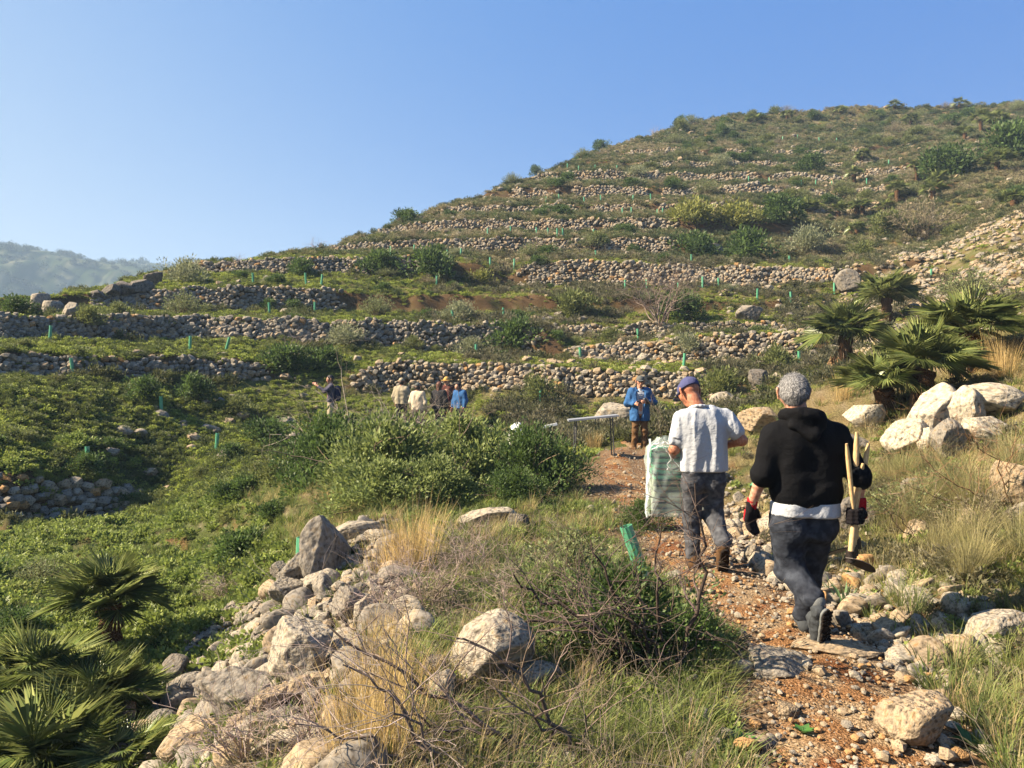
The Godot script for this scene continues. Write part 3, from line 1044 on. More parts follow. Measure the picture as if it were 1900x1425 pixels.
func gravel() -> void:
	var lots := {"stone_pale": [], "stone_warm": [], "stone_grey": [], "stone_ochre": []}
	var keys := lots.keys()
	# pebbles of the path and its edges
	for k in 8500:
		var d := 2.5 * pow(18.0 / 2.5, rng.randf())
		var x := path_x(d) + rng.randfn(0.25, 0.62)
		var s := 0.005 + 0.019 * pow(rng.randf(), 3.0)
		if rng.randf() < 0.07: s *= 2.2
		var p := on_ground(x, -d)
		lots[keys[[0, 1, 1, 0, 0, 2, 3][rng.randi() % 7]]].append(Transform3D(any_turn().scaled(Vector3(s, s * 0.75, s * 1.2)), p + Vector3(0, s * 0.55 + (0.012 if absf(x - path_x(d)) < 0.4 else 0.0), 0)))
	# the stony strip right of the path where the men walk
	for k in 1500:
		var d := 4.4 * pow(13.0 / 4.4, rng.randf())
		var x := path_x(d) + 0.4 + absf(rng.randfn(0.0, 0.6))
		var s := rng.randf_range(0.018, 0.05)
		lots[keys[[0, 0, 1, 2][rng.randi() % 4]]].append(Transform3D(any_turn().scaled(Vector3(s, s * 0.7, s * 1.2)), on_ground(x, -d) + Vector3(0, s * 0.4, 0)))
	# broken stone in the rubble bank
	for k in 3800:
		var d := rng.randf_range(3.0, 9.5)
		var x := edge_x(d) + rng.randf_range(-1.9, 0.6)
		var s := 0.02 + 0.06 * pow(rng.randf(), 1.6)
		lots[keys[[0, 2, 2, 1][rng.randi() % 4]]].append(Transform3D(any_turn().scaled(Vector3(s, s * 0.8, s * 1.2)), on_ground(x, -d) + Vector3(0, s * 0.3, 0)))
	# scree on the right-hand slope and stones fallen from the walls
	for k in 9000:
		var u := rng.randf_range(1560, 2150)
		var d := rng.randf_range(19.0, 46.0)
		var x := (u - CX) / FOC * d
		if noise_c.get_noise_2d(x * 3.0, d * 3.0 + 70.0) < -0.02 - (0.25 if u > 1690 and d > 27 and d < 42 else 0.0): continue
		var s := rng.randf_range(0.05, 0.17)
		lots[keys[[0, 2, 1, 1][rng.randi() % 4]]].append(Transform3D(any_turn().scaled(Vector3(s, s * 0.8, s * 1.2)), on_ground(x, -d) + Vector3(0, s * 0.3, 0)))
	for k in 13000:
		var u := rng.randf_range(250, 2050)
		var d := 20.0 * pow(115.0 / 20.0, rng.randf())
		var x := (u - CX) / FOC * d
		if noise_c.get_noise_2d(x * 2.2, d * 2.2 + 170.0) < 0.04: continue
		if d < 45.0 and u < 1000.0 and rng.randf() < 0.85: continue
		var s := (0.05 + 0.22 * pow(rng.randf(), 3.5)) * (1.0 + d * 0.008)
		lots[keys[[0, 2, 1, 1][rng.randi() % 4]]].append(Transform3D(any_turn().scaled(Vector3(s, s * 0.7, s * 1.2)), on_ground(x, -d) + Vector3(0, s * 0.2, 0)))
	var q := 0
	for key in keys:
		var o := copies(self, "gravel", stone_shapes[q], mats[key], lots[key], PackedColorArray())
		tag(o, "loose broken limestone strewn over the path, the banks and the slope", "gravel", "", "stuff")
		q += 1

# ---------------------------------------------------------------- people
# A figure is a field of tapered capsules joined by a smooth minimum and meshed by surface nets.
# bone: [a, b, radius at a, radius at b, squash direction, squash factor]
func bone(a: Vector3, b: Vector3, ra: float, rb: float, sq := Vector3.ZERO, f := 1.0) -> Array:
	var ab := b - a
	return [a, ab, 1.0 / maxf(ab.length_squared(), 1e-8), ra, rb, sq, f]

func field(p: Vector3, bones: Array, k: float) -> float:
	var d := 10.0
	for b: Array in bones:
		var q: Vector3 = p - b[0]
		if b[6] != 1.0:
			q += b[5] * (q.dot(b[5]) * (b[6] - 1.0))
		var ab: Vector3 = b[1]
		var t := clampf(q.dot(ab) * b[2], 0.0, 1.0)
		var e: float = (q - ab * t).length() - (b[3] + (b[4] - b[3]) * t)
		if e < d + k:
			var h := maxf(k - absf(d - e), 0.0) / k
			d = minf(d, e) - h * h * k * 0.25
	return d

# planes cut the solid: [point, normal]; what lies on the normal's side goes. fold: [amplitude, stretch, seed]
func skin(bones: Array, k: float, cell: float, planes := [], fold := [], tint := Color.WHITE) -> ArrayMesh:
	var lo := Vector3.ONE * 1e6
	var hi := -lo
	for b: Array in bones:
		var r: float = maxf(b[3], b[4]) + k * 0.3 + cell * 2.0
		for e: Vector3 in [b[0], b[0] + b[1]]:
			lo = lo.min(e - Vector3.ONE * r)
			hi = hi.max(e + Vector3.ONE * r)
	var bl := 5
	var nb := Vector3i(((hi - lo) / (cell * bl)).ceil()) + Vector3i.ONE
	var nx := nb.x * bl + 1
	var ny := nb.y * bl + 1
	var nz := nb.z * bl + 1
	var val := PackedFloat32Array()
	val.resize(nx * ny * nz)
	val.fill(1e9)
	var blocks := []
	var reach: float = cell * bl * 0.87 * 1.7 + (fold[0] if fold.size() else 0.0) + k * 0.25
	var fo := Vector3.ZERO
	var amp := 0.0
	var st := Vector3.ONE
	if fold.size():
		amp = fold[0]
		st = fold[1]
		fo = Vector3(fold[2] * 13.7, fold[2] * 5.1, fold[2] * 3.3)
	for bz in nb.z:
		for by in nb.y:
			for bx in nb.x:
				var mid := lo + Vector3(bx + 0.5, by + 0.5, bz + 0.5) * cell * bl
				var f := field(mid, bones, k)
				if absf(f) > reach: continue
				var far := false
				for pl in planes:
					if (mid - pl[0]).dot(pl[1]) > reach: far = true
				if far: continue
				blocks.append(Vector3i(bx, by, bz))
				for z in bl + 1:
					for y in bl + 1:
						for x in bl + 1:
							var at := (bx * bl + x) + nx * ((by * bl + y) + ny * (bz * bl + z))
							if val[at] < 1e8: continue
							var p := lo + Vector3(bx * bl + x, by * bl + y, bz * bl + z) * cell
							var e := field(p, bones, k)
							if amp > 0.0:
								e += amp * (absf(noise_f.get_noise_3dv(p * st + fo)) * 2.6 - 0.55 + noise_f.get_noise_3dv(p * st * 0.6 - fo))
							for pl in planes:
								e = maxf(e, (p - pl[0]).dot(pl[1]))
							val[at] = e
	var v := PackedVector3Array()
	var at_cell := {}
	var sy := nx
	var sz := nx * ny
	var corners := PackedInt32Array([0, 1, sy, sy + 1, sz, sz + 1, sz + sy, sz + sy + 1])
	var edges := [[0, 1], [2, 3], [4, 5], [6, 7], [0, 2], [1, 3], [4, 6], [5, 7], [0, 4], [1, 5], [2, 6], [3, 7]]
	for b: Vector3i in blocks:
		for z in bl:
			for y in bl:
				for x in bl:
					var gx := b.x * bl + x
					var gy := b.y * bl + y
					var gz := b.z * bl + z
					var base := gx + nx * (gy + ny * gz)
					var mask := 0
					for c in 8:
						if val[base + corners[c]] < 0.0: mask |= 1 << c
					if mask == 0 or mask == 255: continue
					var sum := Vector3.ZERO
					var n := 0
					for e in edges:
						var ia: int = e[0]
						var ib: int = e[1]
						if ((mask >> ia) & 1) != ((mask >> ib) & 1):
							var va := val[base + corners[ia]]
							var vb := val[base + corners[ib]]
							var t := va / (va - vb)
							var pa := Vector3(ia & 1, (ia >> 1) & 1, ia >> 2)
							var pb := Vector3(ib & 1, (ib >> 1) & 1, ib >> 2)
							sum += pa.lerp(pb, t)
							n += 1
					at_cell[base] = v.size()
					v.append(lo + (Vector3(gx, gy, gz) + sum / n) * cell)
	var idx := PackedInt32Array()
	for base: int in at_cell:
		var a := val[base] < 0.0
		for ax in 3:
			var step: int = [1, sy, sz][ax]
			var o1: int = [sy, sz, 1][ax]
			var o2: int = [sz, 1, sy][ax]
			var b := val[base + step] < 0.0
			if a == b: continue
			if not (at_cell.has(base - o1) and at_cell.has(base - o2) and at_cell.has(base - o1 - o2)): continue
			var q0: int = at_cell[base]
			var q1: int = at_cell[base - o1]
			var q2: int = at_cell[base - o1 - o2]
			var q3: int = at_cell[base - o2]
			if a: idx.append_array([q0, q2, q1, q0, q3, q2])
			else: idx.append_array([q0, q1, q2, q0, q2, q3])
	# make sure that the faces look outwards
	if idx.size() >= 3:
		var vol := 0.0
		var m := (lo + hi) * 0.5
		for t in range(0, idx.size(), 3):
			vol += (v[idx[t]] - m).dot((v[idx[t + 2]] - m).cross(v[idx[t + 1]] - m))
		if vol < 0.0:
			for t in range(0, idx.size(), 3):
				var w := idx[t + 1]
				idx[t + 1] = idx[t + 2]
				idx[t + 2] = w
	return smooth_mesh(v, idx)

func V(x: float, y: float, z: float) -> Vector3:
	return Vector3(x, y, z)

# a hand: wrist, the way the fingers point, the way the thumb leaves, curl in radians per joint
func hand_bones(wrist: Vector3, point: Vector3, thumb: Vector3, curl: float, grow := 0.0, palm_side := Vector3.ZERO) -> Array:
	var f := point.normalized()
	var t := (thumb - f * thumb.dot(f)).normalized()
	var n := f.cross(t).normalized()      # away from or towards the palm: fingers curl towards n
	if palm_side != Vector3.ZERO and n.dot(palm_side) < 0.0: n = -n
	var out := []
	var p := wrist + f * 0.03
	out.append(bone(wrist - f * 0.02, p, 0.026 + grow, 0.028 + grow))
	for k in 4:
		var side := t * (0.030 - 0.020 * k)
		out.append(bone(p + side * 0.5, p + f * 0.055 + side, 0.017 + grow, 0.0135 + grow))
		var q := p + f * 0.058 + side
		var dir := f
		var ln: float = [0.042, 0.047, 0.043, 0.034][k]
		for j in 3:
			dir = (dir.rotated(t, curl * (1.0 if n.dot(f.rotated(t, 0.3)) > 0.0 else -1.0))).normalized()
			var q2: Vector3 = q + dir * ln * [1.0, 0.66, 0.55][j]
			out.append(bone(q, q2, 0.0098 + grow, 0.0088 + grow))
			q = q2
	var th := p + t * 0.022 - f * 0.01
	var th1 := th + (t * 0.75 + f * 0.6).normalized() * 0.042
	var th2 := th1 + (t * 0.25 + f * 0.85 + n * 0.35).normalized() * 0.034
	out.append(bone(th, th1, 0.014 + grow, 0.011 + grow))
	out.append(bone(th1, th2, 0.0105 + grow, 0.009 + grow))
	return out

func head_bones(c: Vector3, face: Vector3, s := 1.0) -> Array:
	var f := face.normalized()
	var r := f.cross(Vector3.UP).normalized()
	var u := r.cross(f).normalized()
	return [
		bone(c + u * 0.030 - f * 0.018 * s, c + u * 0.012 + f * 0.012, 0.094 * s, 0.088 * s, r, 1.14),
		bone(c - u * 0.02 + f * 0.03, c - u * 0.088 + f * 0.058, 0.070 * s, 0.034 * s, r, 1.08),
		bone(c - u * 0.012 + f * 0.098, c - u * 0.036 + f * 0.112, 0.009, 0.013),
		bone(c - u * 0.066 + f * 0.086 - r * 0.018, c - u * 0.066 + f * 0.086 + r * 0.018, 0.009, 0.009),
		bone(c + u * 0.018 + f * 0.085 - r * 0.045, c + u * 0.018 + f * 0.085 + r * 0.045, 0.010, 0.010),
		bone(c - u * 0.02 + f * 0.065 - r * 0.040, c - u * 0.025 + f * 0.070 - r * 0.038, 0.022, 0.02),
		bone(c - u * 0.02 + f * 0.065 + r * 0.040, c - u * 0.025 + f * 0.070 + r * 0.038, 0.022, 0.02)]

func ear_bones(c: Vector3, face: Vector3) -> Array:
	var f := face.normalized()
	var r := f.cross(Vector3.UP).normalized()
	var u := r.cross(f).normalized()
	var out := []
	for s in [-1.0, 1.0]:
		out.append(bone(c + r * s * 0.104 + u * 0.020 - f * 0.022, c + r * s * 0.096 - u * 0.034 - f * 0.012, 0.020, 0.012, (r * s + f * 0.4).normalized(), 1.9))
	return out

func merged(a: ArrayMesh, b: ArrayMesh) -> ArrayMesh:
	var st := SurfaceTool.new()
	st.append_from(a, 0, Transform3D())
	st.append_from(b, 0, Transform3D())
	return st.commit()

func build_people() -> void:
	man_in_black()
	man_in_white()
	person_in_blue()
	background_people()

func man_in_black() -> void:
	var at := V(1.93, 0, -5.1)
	at.y = ground(at.x, at.z - 0.25) - 0.01
	var o := thing("person", "grey-haired person in a black hooded sweatshirt and dark jeans walking away with tools", "person", at)
	# joints, x to the right, y up, z towards the camera
	var hd := V(-0.062, 1.645, -0.02)
	var face := V(0.04, -0.16, -1)
	var shl := V(-0.205, 1.365, 0.02)
	var ell := V(-0.285, 1.115, 0.05)
	var wrl := V(-0.335, 0.905, -0.02)
	var shr := V(0.22, 1.365, 0.02)
	var elr := V(0.32, 1.11, 0.12)
	var wrr := V(0.322, 0.935, 0.10)
	var hipl := V(-0.10, 0.84, 0.02)
	var knl := V(-0.085, 0.475, -0.02)
	var anl := V(-0.015, 0.325, 0.27)
	var hipr := V(0.10, 0.84, 0.0)
	var knr := V(0.10, 0.47, -0.13)
	var anr := V(0.085, 0.11, -0.20)
	var heel := V(0.01, 0.29, 0.345)
	var toe := V(0.035, 0.06, 0.235)
	# the body under the clothes
	var body := [
		bone(V(-0.05, 1.56, 0.02), V(-0.02, 1.42, 0.03), 0.062, 0.07),
		bone(V(-0.07, 1.30, 0), V(-0.07, 1.0, 0), 0.115, 0.115), bone(V(0.08, 1.30, 0), V(0.09, 1.0, 0), 0.115, 0.115),
		bone(shl, shr, 0.06, 0.06), bone(hipl, hipr, 0.10, 0.10),
		bone(shl, ell, 0.052, 0.044), bone(ell, wrl, 0.043, 0.030), bone(shr, elr, 0.052, 0.044), bone(elr, wrr, 0.044, 0.031),
		bone(hipl, knl, 0.085, 0.055), bone(knl, anl, 0.052, 0.04), bone(hipr, knr, 0.085, 0.055), bone(knr, anr, 0.052, 0.04),
		bone(heel + V(0, 0.035, -0.05), toe + V(0, 0.03, -0.04), 0.022, 0.022), bone(anr, anr + V(0.02, -0.06, -0.16), 0.030, 0.026)]
	body.append(bone(wrl, wrl + V(-0.006, -0.07, -0.006), 0.022, 0.020))
	var head := head_bones(hd, face, 1.02) + [bone(V(-0.05, 1.58, 0.01), V(-0.03, 1.45, 0.03), 0.062, 0.066)]
	part(o, "body", merged(skin(body, 0.03, 0.012), merged(skin(head, 0.03, 0.006), skin(ear_bones(hd, face), 0.006, 0.004))), mats.skin)
	# hair: short, grey, over the crown and the back of the head
	var hb := [bone(hd + V(0, 0.030, 0.022), hd + V(0, 0.022, -0.012), 0.104, 0.098, V(1, 0, 0), 1.10), bone(hd + V(0, -0.02, 0.045), hd + V(0, -0.055, 0.05), 0.078, 0.055)]
	var shell := skin(hb, 0.04, 0.006, [[hd + V(0, -0.01, -0.03), V(0, -0.75, -0.66).normalized()]], [0.004, V(18, 9, 18), 3])
	var hair := part(o, "hair", shell, mats.hair_grey)
	var arr := shell.surface_get_arrays(0)
	var sv: PackedVector3Array = arr[Mesh.ARRAY_VERTEX]
	var sn: PackedVector3Array = arr[Mesh.ARRAY_NORMAL]
	var hm := Mb.new()
	for k in 9000:
		var q := rng.randi() % sv.size()
		var nn := sn[q]
		if nn.y < -0.55: continue
		var down := (V(0, -1, 0.25) - nn * nn.dot(V(0, -1, 0.25)) + V(rng.randfn(), rng.randfn(), rng.randfn()) * 0.5)
		var dir := (down.normalized() * 0.9 + nn * (0.2 if rng.randf() < 0.7 else 0.75)).normalized()
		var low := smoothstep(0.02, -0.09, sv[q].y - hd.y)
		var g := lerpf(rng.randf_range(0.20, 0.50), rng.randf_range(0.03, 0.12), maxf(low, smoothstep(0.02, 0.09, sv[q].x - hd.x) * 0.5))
		if rng.randf() < 0.2: g *= 0.6
		var cc := Color(g, g * 0.97, g * 0.95)
		hm.blade(sv[q] + V(rng.randfn(), rng.randfn(), rng.randfn()) * 0.002, dir, -nn * 0.5, rng.randf_range(0.012, 0.024), 0.0017, cc, cc)
	part(hair, "strands", hm.mesh(), mats.bark)
	# sweatshirt
	var sw := [
		bone(V(-0.085, 1.32, 0.02), V(-0.07, 1.0, 0.01), 0.140, 0.150), bone(V(0.095, 1.32, 0.02), V(0.09, 1.0, 0.01), 0.140, 0.148),
		bone(V(-0.07, 1.02, 0.01), V(-0.065, 0.93, 0.01), 0.150, 0.128), bone(V(0.09, 1.02, 0.01), V(0.085, 0.93, 0.01), 0.148, 0.128),
		bone(V(-0.17, 1.37, 0.02), V(0.18, 1.37, 0.02), 0.080, 0.080), bone(V(-0.09, 1.43, 0.02), V(0.09, 1.425, 0.02), 0.075, 0.075),
		bone(shl, ell, 0.078, 0.064), bone(ell, ell.lerp(wrl, 0.12), 0.064, 0.058), bone(shr, elr, 0.080, 0.064), bone(elr, elr.lerp(wrr, 0.10), 0.064, 0.058)]
	var cut := [[V(0, 0.895, 0), V(0, -1, 0)]]
	part(o, "sweatshirt", skin(sw, 0.05, 0.010, cut, [0.0075, V(3.0, 4.2, 3.0), 1]), mats.black_fleece)
	part(o, "rib_hem", skin([bone(V(-0.065, 0.95, 0.01), V(-0.065, 0.90, 0.01), 0.134, 0.130), bone(V(0.085, 0.95, 0.01), V(0.085, 0.90, 0.01), 0.134, 0.130)], 0.05, 0.010, [[V(0, 0.880, 0), V(0, -1, 0)], [V(0, 0.945, 0), V(0, 1, 0)]]), mats.black_fleece)
	for s in [[ell, wrl], [elr, wrr]]:
		var e: Vector3 = s[0].lerp(s[1], 0.10)
		var w: Vector3 = s[0].lerp(s[1], 0.22)
		part(o, "pushed_up_cuff", skin([bone(e, w, 0.060, 0.057)], 0.02, 0.009, [[w, (w - e).normalized()]], [0.006, V(4, 16, 4), 5]), mats.black_fleece)
	# hood lying on the back
	var hood := []
	var ring := []
	for k in 13:
		var a := TAU * k / 12.0
		ring.append(V(-0.022 + sin(a) * 0.108, 1.492 + 0.018 * cos(a) - 0.012 * sin(a), 0.035 + cos(a) * 0.088))
	for k in 12:
		hood.append(bone(ring[k], ring[k + 1], 0.036, 0.036))
	hood += [bone(V(-0.10, 1.44, 0.11), V(0.0, 1.375, 0.150), 0.040, 0.034), bone(V(0.07, 1.44, 0.11), V(0.0, 1.375, 0.150), 0.040, 0.034), bone(V(-0.05, 1.46, 0.10), V(0.03, 1.46, 0.10), 0.05, 0.05)]
	part(o, "hood", skin(hood, 0.035, 0.009, [], [0.007, V(5, 5, 5), 8]), mats.black_fleece)
	# T-shirt showing below
	part(o, "shirt_hem", skin([bone(V(-0.072, 0.98, 0.01), V(-0.072, 0.86, 0.012), 0.140, 0.147), bone(V(0.088, 0.98, 0.01), V(0.088, 0.86, 0.012), 0.140, 0.147)], 0.05, 0.010, [[V(0, 0.838, 0), V(-0.03, -1, 0).normalized()], [V(0, 0.93, 0), V(0, 1, 0)]], [0.003, V(7, 2, 7), 4]), mats.white_cotton)
	# jeans
	var jn := [
		bone(V(-0.085, 0.88, 0.015), V(-0.085, 0.77, 0.03), 0.117, 0.118), bone(V(0.085, 0.88, 0.01), V(0.085, 0.77, 0.02), 0.117, 0.118),
		bone(hipl + V(-0.01, -0.06, 0), knl, 0.118, 0.090), bone(knl, anl + V(-0.01, 0.03, -0.03), 0.090, 0.076), bone(hipr + V(0.0, -0.06, 0), knr, 0.112, 0.086), bone(knr, anr, 0.086, 0.074)]
	var jd := (anl - knl).normalized()
	part(o, "jeans", skin(jn, 0.05, 0.010, [[V(0, 0.90, 0), V(0, 1, 0)], [anr + V(0, -0.03, 0), V(0, -1, 0)]], [0.009, V(3.2, 5.0, 3.2), 2]), mats.denim_dark)
	# shoes: the left one is in the air with its sole towards us
	var up := (heel - toe).normalized()
	var sole_n := V(0.52, -0.30, 0.82).normalized()
	sole_n = (sole_n - up * sole_n.dot(up)).normalized()
	var instep := -sole_n
	var across := up.cross(sole_n).normalized()
	part(o, "shoe", skin([bone(heel + instep * 0.048 - up * 0.012, toe + instep * 0.036 + up * 0.02, 0.040, 0.042), bone(heel + instep * 0.055 - up * 0.02, anl + instep * 0.01, 0.040, 0.047), bone(heel + instep * 0.088 - up * 0.10, toe + instep * 0.050 + up * 0.04, 0.043, 0.034)], 0.03, 0.007, [[heel + sole_n * -0.012, sole_n]], [0.003, V(14, 14, 14), 6]), mats.shoe_grey)
	var last := [bone(heel - up * 0.012, toe.lerp(heel, 0.5), 0.040, 0.035), bone(toe.lerp(heel, 0.5), toe + up * 0.012, 0.035, 0.047)]
	part(o, "midsole", skin(last, 0.025, 0.007, [[heel + sole_n * 0.004, sole_n], [heel - sole_n * 0.016, -sole_n]]), mats.midsole)
	var tread := part(o, "sole", skin(last, 0.025, 0.007, [[heel + sole_n * 0.012, sole_n], [heel + sole_n * 0.003, -sole_n]]), mats.sole)
	var lugs := Mb.new()
	var lb := Basis(across, up, sole_n)
	for k in 9:
		var t := (k + 0.3) / 9.0
		var wd := lerpf(0.058, 0.044, t) if t < 0.5 else lerpf(0.044, 0.070, (t - 0.5) * 2.0)
		if k == 4: continue
		for sd in [-1.0, 1.0]:
			lugs.box(heel.lerp(toe, t) + sole_n * 0.014 + across * sd * wd * 0.48, Vector3(wd * 0.72, 0.017, 0.008), Color.WHITE, lb * Basis(Vector3.BACK, 0.3 * sd))
	part(tread, "tread", lugs.mesh(), mats.sole)
	part(o, "shoe_collar", skin([bone(anl + V(0, 0.012, 0.004), anl + (knl - anl).normalized() * 0.03, 0.052, 0.050)], 0.01, 0.007, [[anl + (knl - anl).normalized() * 0.03, (knl - anl).normalized()]]), mats.midsole)
	part(o, "shoe", skin([bone(anr + V(0, -0.05, 0.03), anr + V(0.03, -0.07, -0.16), 0.048, 0.044), bone(anr + V(0, -0.02, 0.02), anr + V(0, -0.06, 0.03), 0.048, 0.05)], 0.03, 0.010, [[V(0, 0.0, 0), V(0, -1, 0)]]), mats.shoe_grey)
	# gloves
	var gl := hand_bones(wrl + V(-0.003, -0.01, 0), V(-0.02, -1, -0.10), V(1, 0, -0.55), 0.26, 0.006, V(0.4, 0, 1))
	part(o, "glove", skin(gl, 0.010, 0.005), mats.glove_black)
	part(o, "glove_cuff", skin([bone(wrl + V(0.008, 0.04, 0.005), wrl + V(-0.003, -0.03, -0.004), 0.038, 0.034)], 0.01, 0.006, [[wrl + V(0, 0.042, 0), V(0.2, 1, 0.1).normalized()]], [0.003, V(20, 10, 20), 7]), mats.glove_red)
	part(o, "glove_back", skin([bone(wrl + V(-0.026, -0.045, -0.008), wrl + V(-0.036, -0.10, -0.012), 0.020, 0.016)], 0.01, 0.006), mats.glove_red)
	# the right glove grips the handles: fingers close around a bundle about 8 cm across
	var grip := V(0.282, 0.868, 0.125)
	var gr := [bone(wrr, wrr + V(-0.005, -0.05, 0), 0.036, 0.040), bone(wrr + V(-0.005, -0.04, 0.01), grip + V(0.048, 0.0, 0.02), 0.036, 0.030)]
	for k in 4:
		var y := 0.030 - 0.024 * k
		var c := grip + V(0, y - 0.004, 0)
		var pr := c + V(0.048, 0.004, 0.02)
		for j in 4:
			var a := 0.35 + 0.62 * (j + 1)
			var q := c + V(cos(a) * 0.052, -0.002 * j, sin(a) * 0.052)
			gr.append(bone(pr, q, 0.0135, 0.0125))
			pr = q
	gr.append(bone(grip + V(0.05, 0.0, -0.02), grip + V(0.022, 0.012, -0.056), 0.016, 0.014))
	gr.append(bone(grip + V(0.022, 0.012, -0.056), grip + V(-0.012, 0.022, -0.056), 0.014, 0.012))
	part(o, "glove", skin(gr, 0.010, 0.005), mats.glove_black)
	part(o, "glove_cuff", skin([bone(wrr + V(0.004, 0.035, 0.01), wrr + V(0.0, -0.045, 0.005), 0.039, 0.043)], 0.01, 0.006, [[wrr + V(0, 0.036, 0), V(0, 1, 0)]], [0.003, V(20, 10, 20), 9]), mats.glove_red)
	part(o, "glove_back", skin([bone(wrr + V(0.008, -0.05, 0.012), grip + V(0.058, -0.01, 0.012), 0.028, 0.024)], 0.01, 0.006), mats.glove_red)
	tools(at + grip)

func tools(g: Vector3) -> void:
	# four wooden-handled hoes held blade down; the handles cross in the fist
	var specs := [
		["hoe with the longest pale handle and a broad dark blade at its foot", V(0.005, 0.53, 0.03), V(-0.045, -0.27, 0.05), 0.0175, true],
		["hoe whose handle leans right, nearest the right sleeve of the person in black", V(0.095, 0.455, 0.0), V(-0.02, -0.25, 0.02), 0.0165, false],
		["hoe whose handle leans left across the back of the person in black", V(-0.085, 0.46, 0.085), V(0.03, -0.20, -0.02), 0.0145, false],
		["hoe with the shortest handle, between the longest one and the right-leaning one", V(0.038, 0.33, 0.045), V(0.0, -0.24, 0.0), 0.0155, false]]
	for s in specs:
		var o := thing("hoe", s[0], "hoe", g, "hoes carried by the person in black")
		var mb := Mb.new()
		var pts := PackedVector3Array()
		var rad := PackedFloat32Array()
		var mid := V(s[1].x * 0.10, 0.0, s[1].z * 0.22)
		for k in 15:
			var t := k / 14.0
			var p: Vector3 = s[2].lerp(mid, t * 2.0) if t < 0.5 else mid.lerp(s[1], t * 2.0 - 1.0)
			pts.append(p)
			rad.append(s[3] * (0.97 + 0.1 * sin(t * 9.0)) * (0.55 if k == 14 else (0.9 if k == 13 else 1.0)))
		mb.tube(pts, rad, 10, Color.WHITE, true)
		part(o, "handle", mb.mesh(), mats.wood)
		var hb := Mb.new()
		hb.tube(PackedVector3Array([s[2] - V(0, 0.03, 0), s[2] + V(0, 0.04, 0)]), PackedFloat32Array([s[3] * 1.75, s[3] * 1.55]), 12, Color.WHITE, true)
		part(o, "socket", hb.mesh(), mats.iron)
		# the blade: a spade-shaped plate, thick, a little dished
		var bl := Mb.new()
		var dir: Vector3 = V(1, -0.22, 0.30).normalized() if s[4] else V(-0.75, -0.25, -0.7).normalized()
		var acr := dir.cross(Vector3.UP).normalized().rotated(dir, -0.55 if s[4] else 0.2)
		var n := dir.cross(acr).normalized()
		var base: Vector3 = s[2] - V(0, 0.02, 0) - (dir * 0.035 if s[4] else Vector3.ZERO)
		var outline := [[0.0, 0.024], [0.04, 0.046], [0.09, 0.062], [0.14, 0.060], [0.17, 0.040], [0.185, 0.010]]
		for k in outline.size() - 1:
			var a: Array = outline[k]
			var b: Array = outline[k + 1]
			var da: float = a[0] * a[0] * 0.9
			var db: float = b[0] * b[0] * 0.9
			for sgn in [-1.0, 1.0]:
				var th: Vector3 = n * 0.003 * sgn
				var p0: Vector3 = base + dir * a[0] - acr * a[1] + th - V(0, da, 0)
				var p1: Vector3 = base + dir * a[0] + acr * a[1] + th - V(0, da, 0)
				var p2: Vector3 = base + dir * b[0] + acr * b[1] + th - V(0, db, 0)
				var p3: Vector3 = base + dir * b[0] - acr * b[1] + th - V(0, db, 0)
				if sgn > 0: bl.quad(p0, p1, p2, p3, Color.WHITE)
				else: bl.quad(p3, p2, p1, p0, Color.WHITE)
			for sd in [-1.0, 1.0]:
				var e0: Vector3 = base + dir * a[0] + acr * a[1] * sd - V(0, da, 0)
				var e1: Vector3 = base + dir * b[0] + acr * b[1] * sd - V(0, db, 0)
				bl.quad(e0 - n * 0.003, e0 + n * 0.003, e1 + n * 0.003, e1 - n * 0.003, Color.WHITE)
		if s[4] or s[1].x < 0.0: part(o, "blade", bl.mesh(), mats.iron)

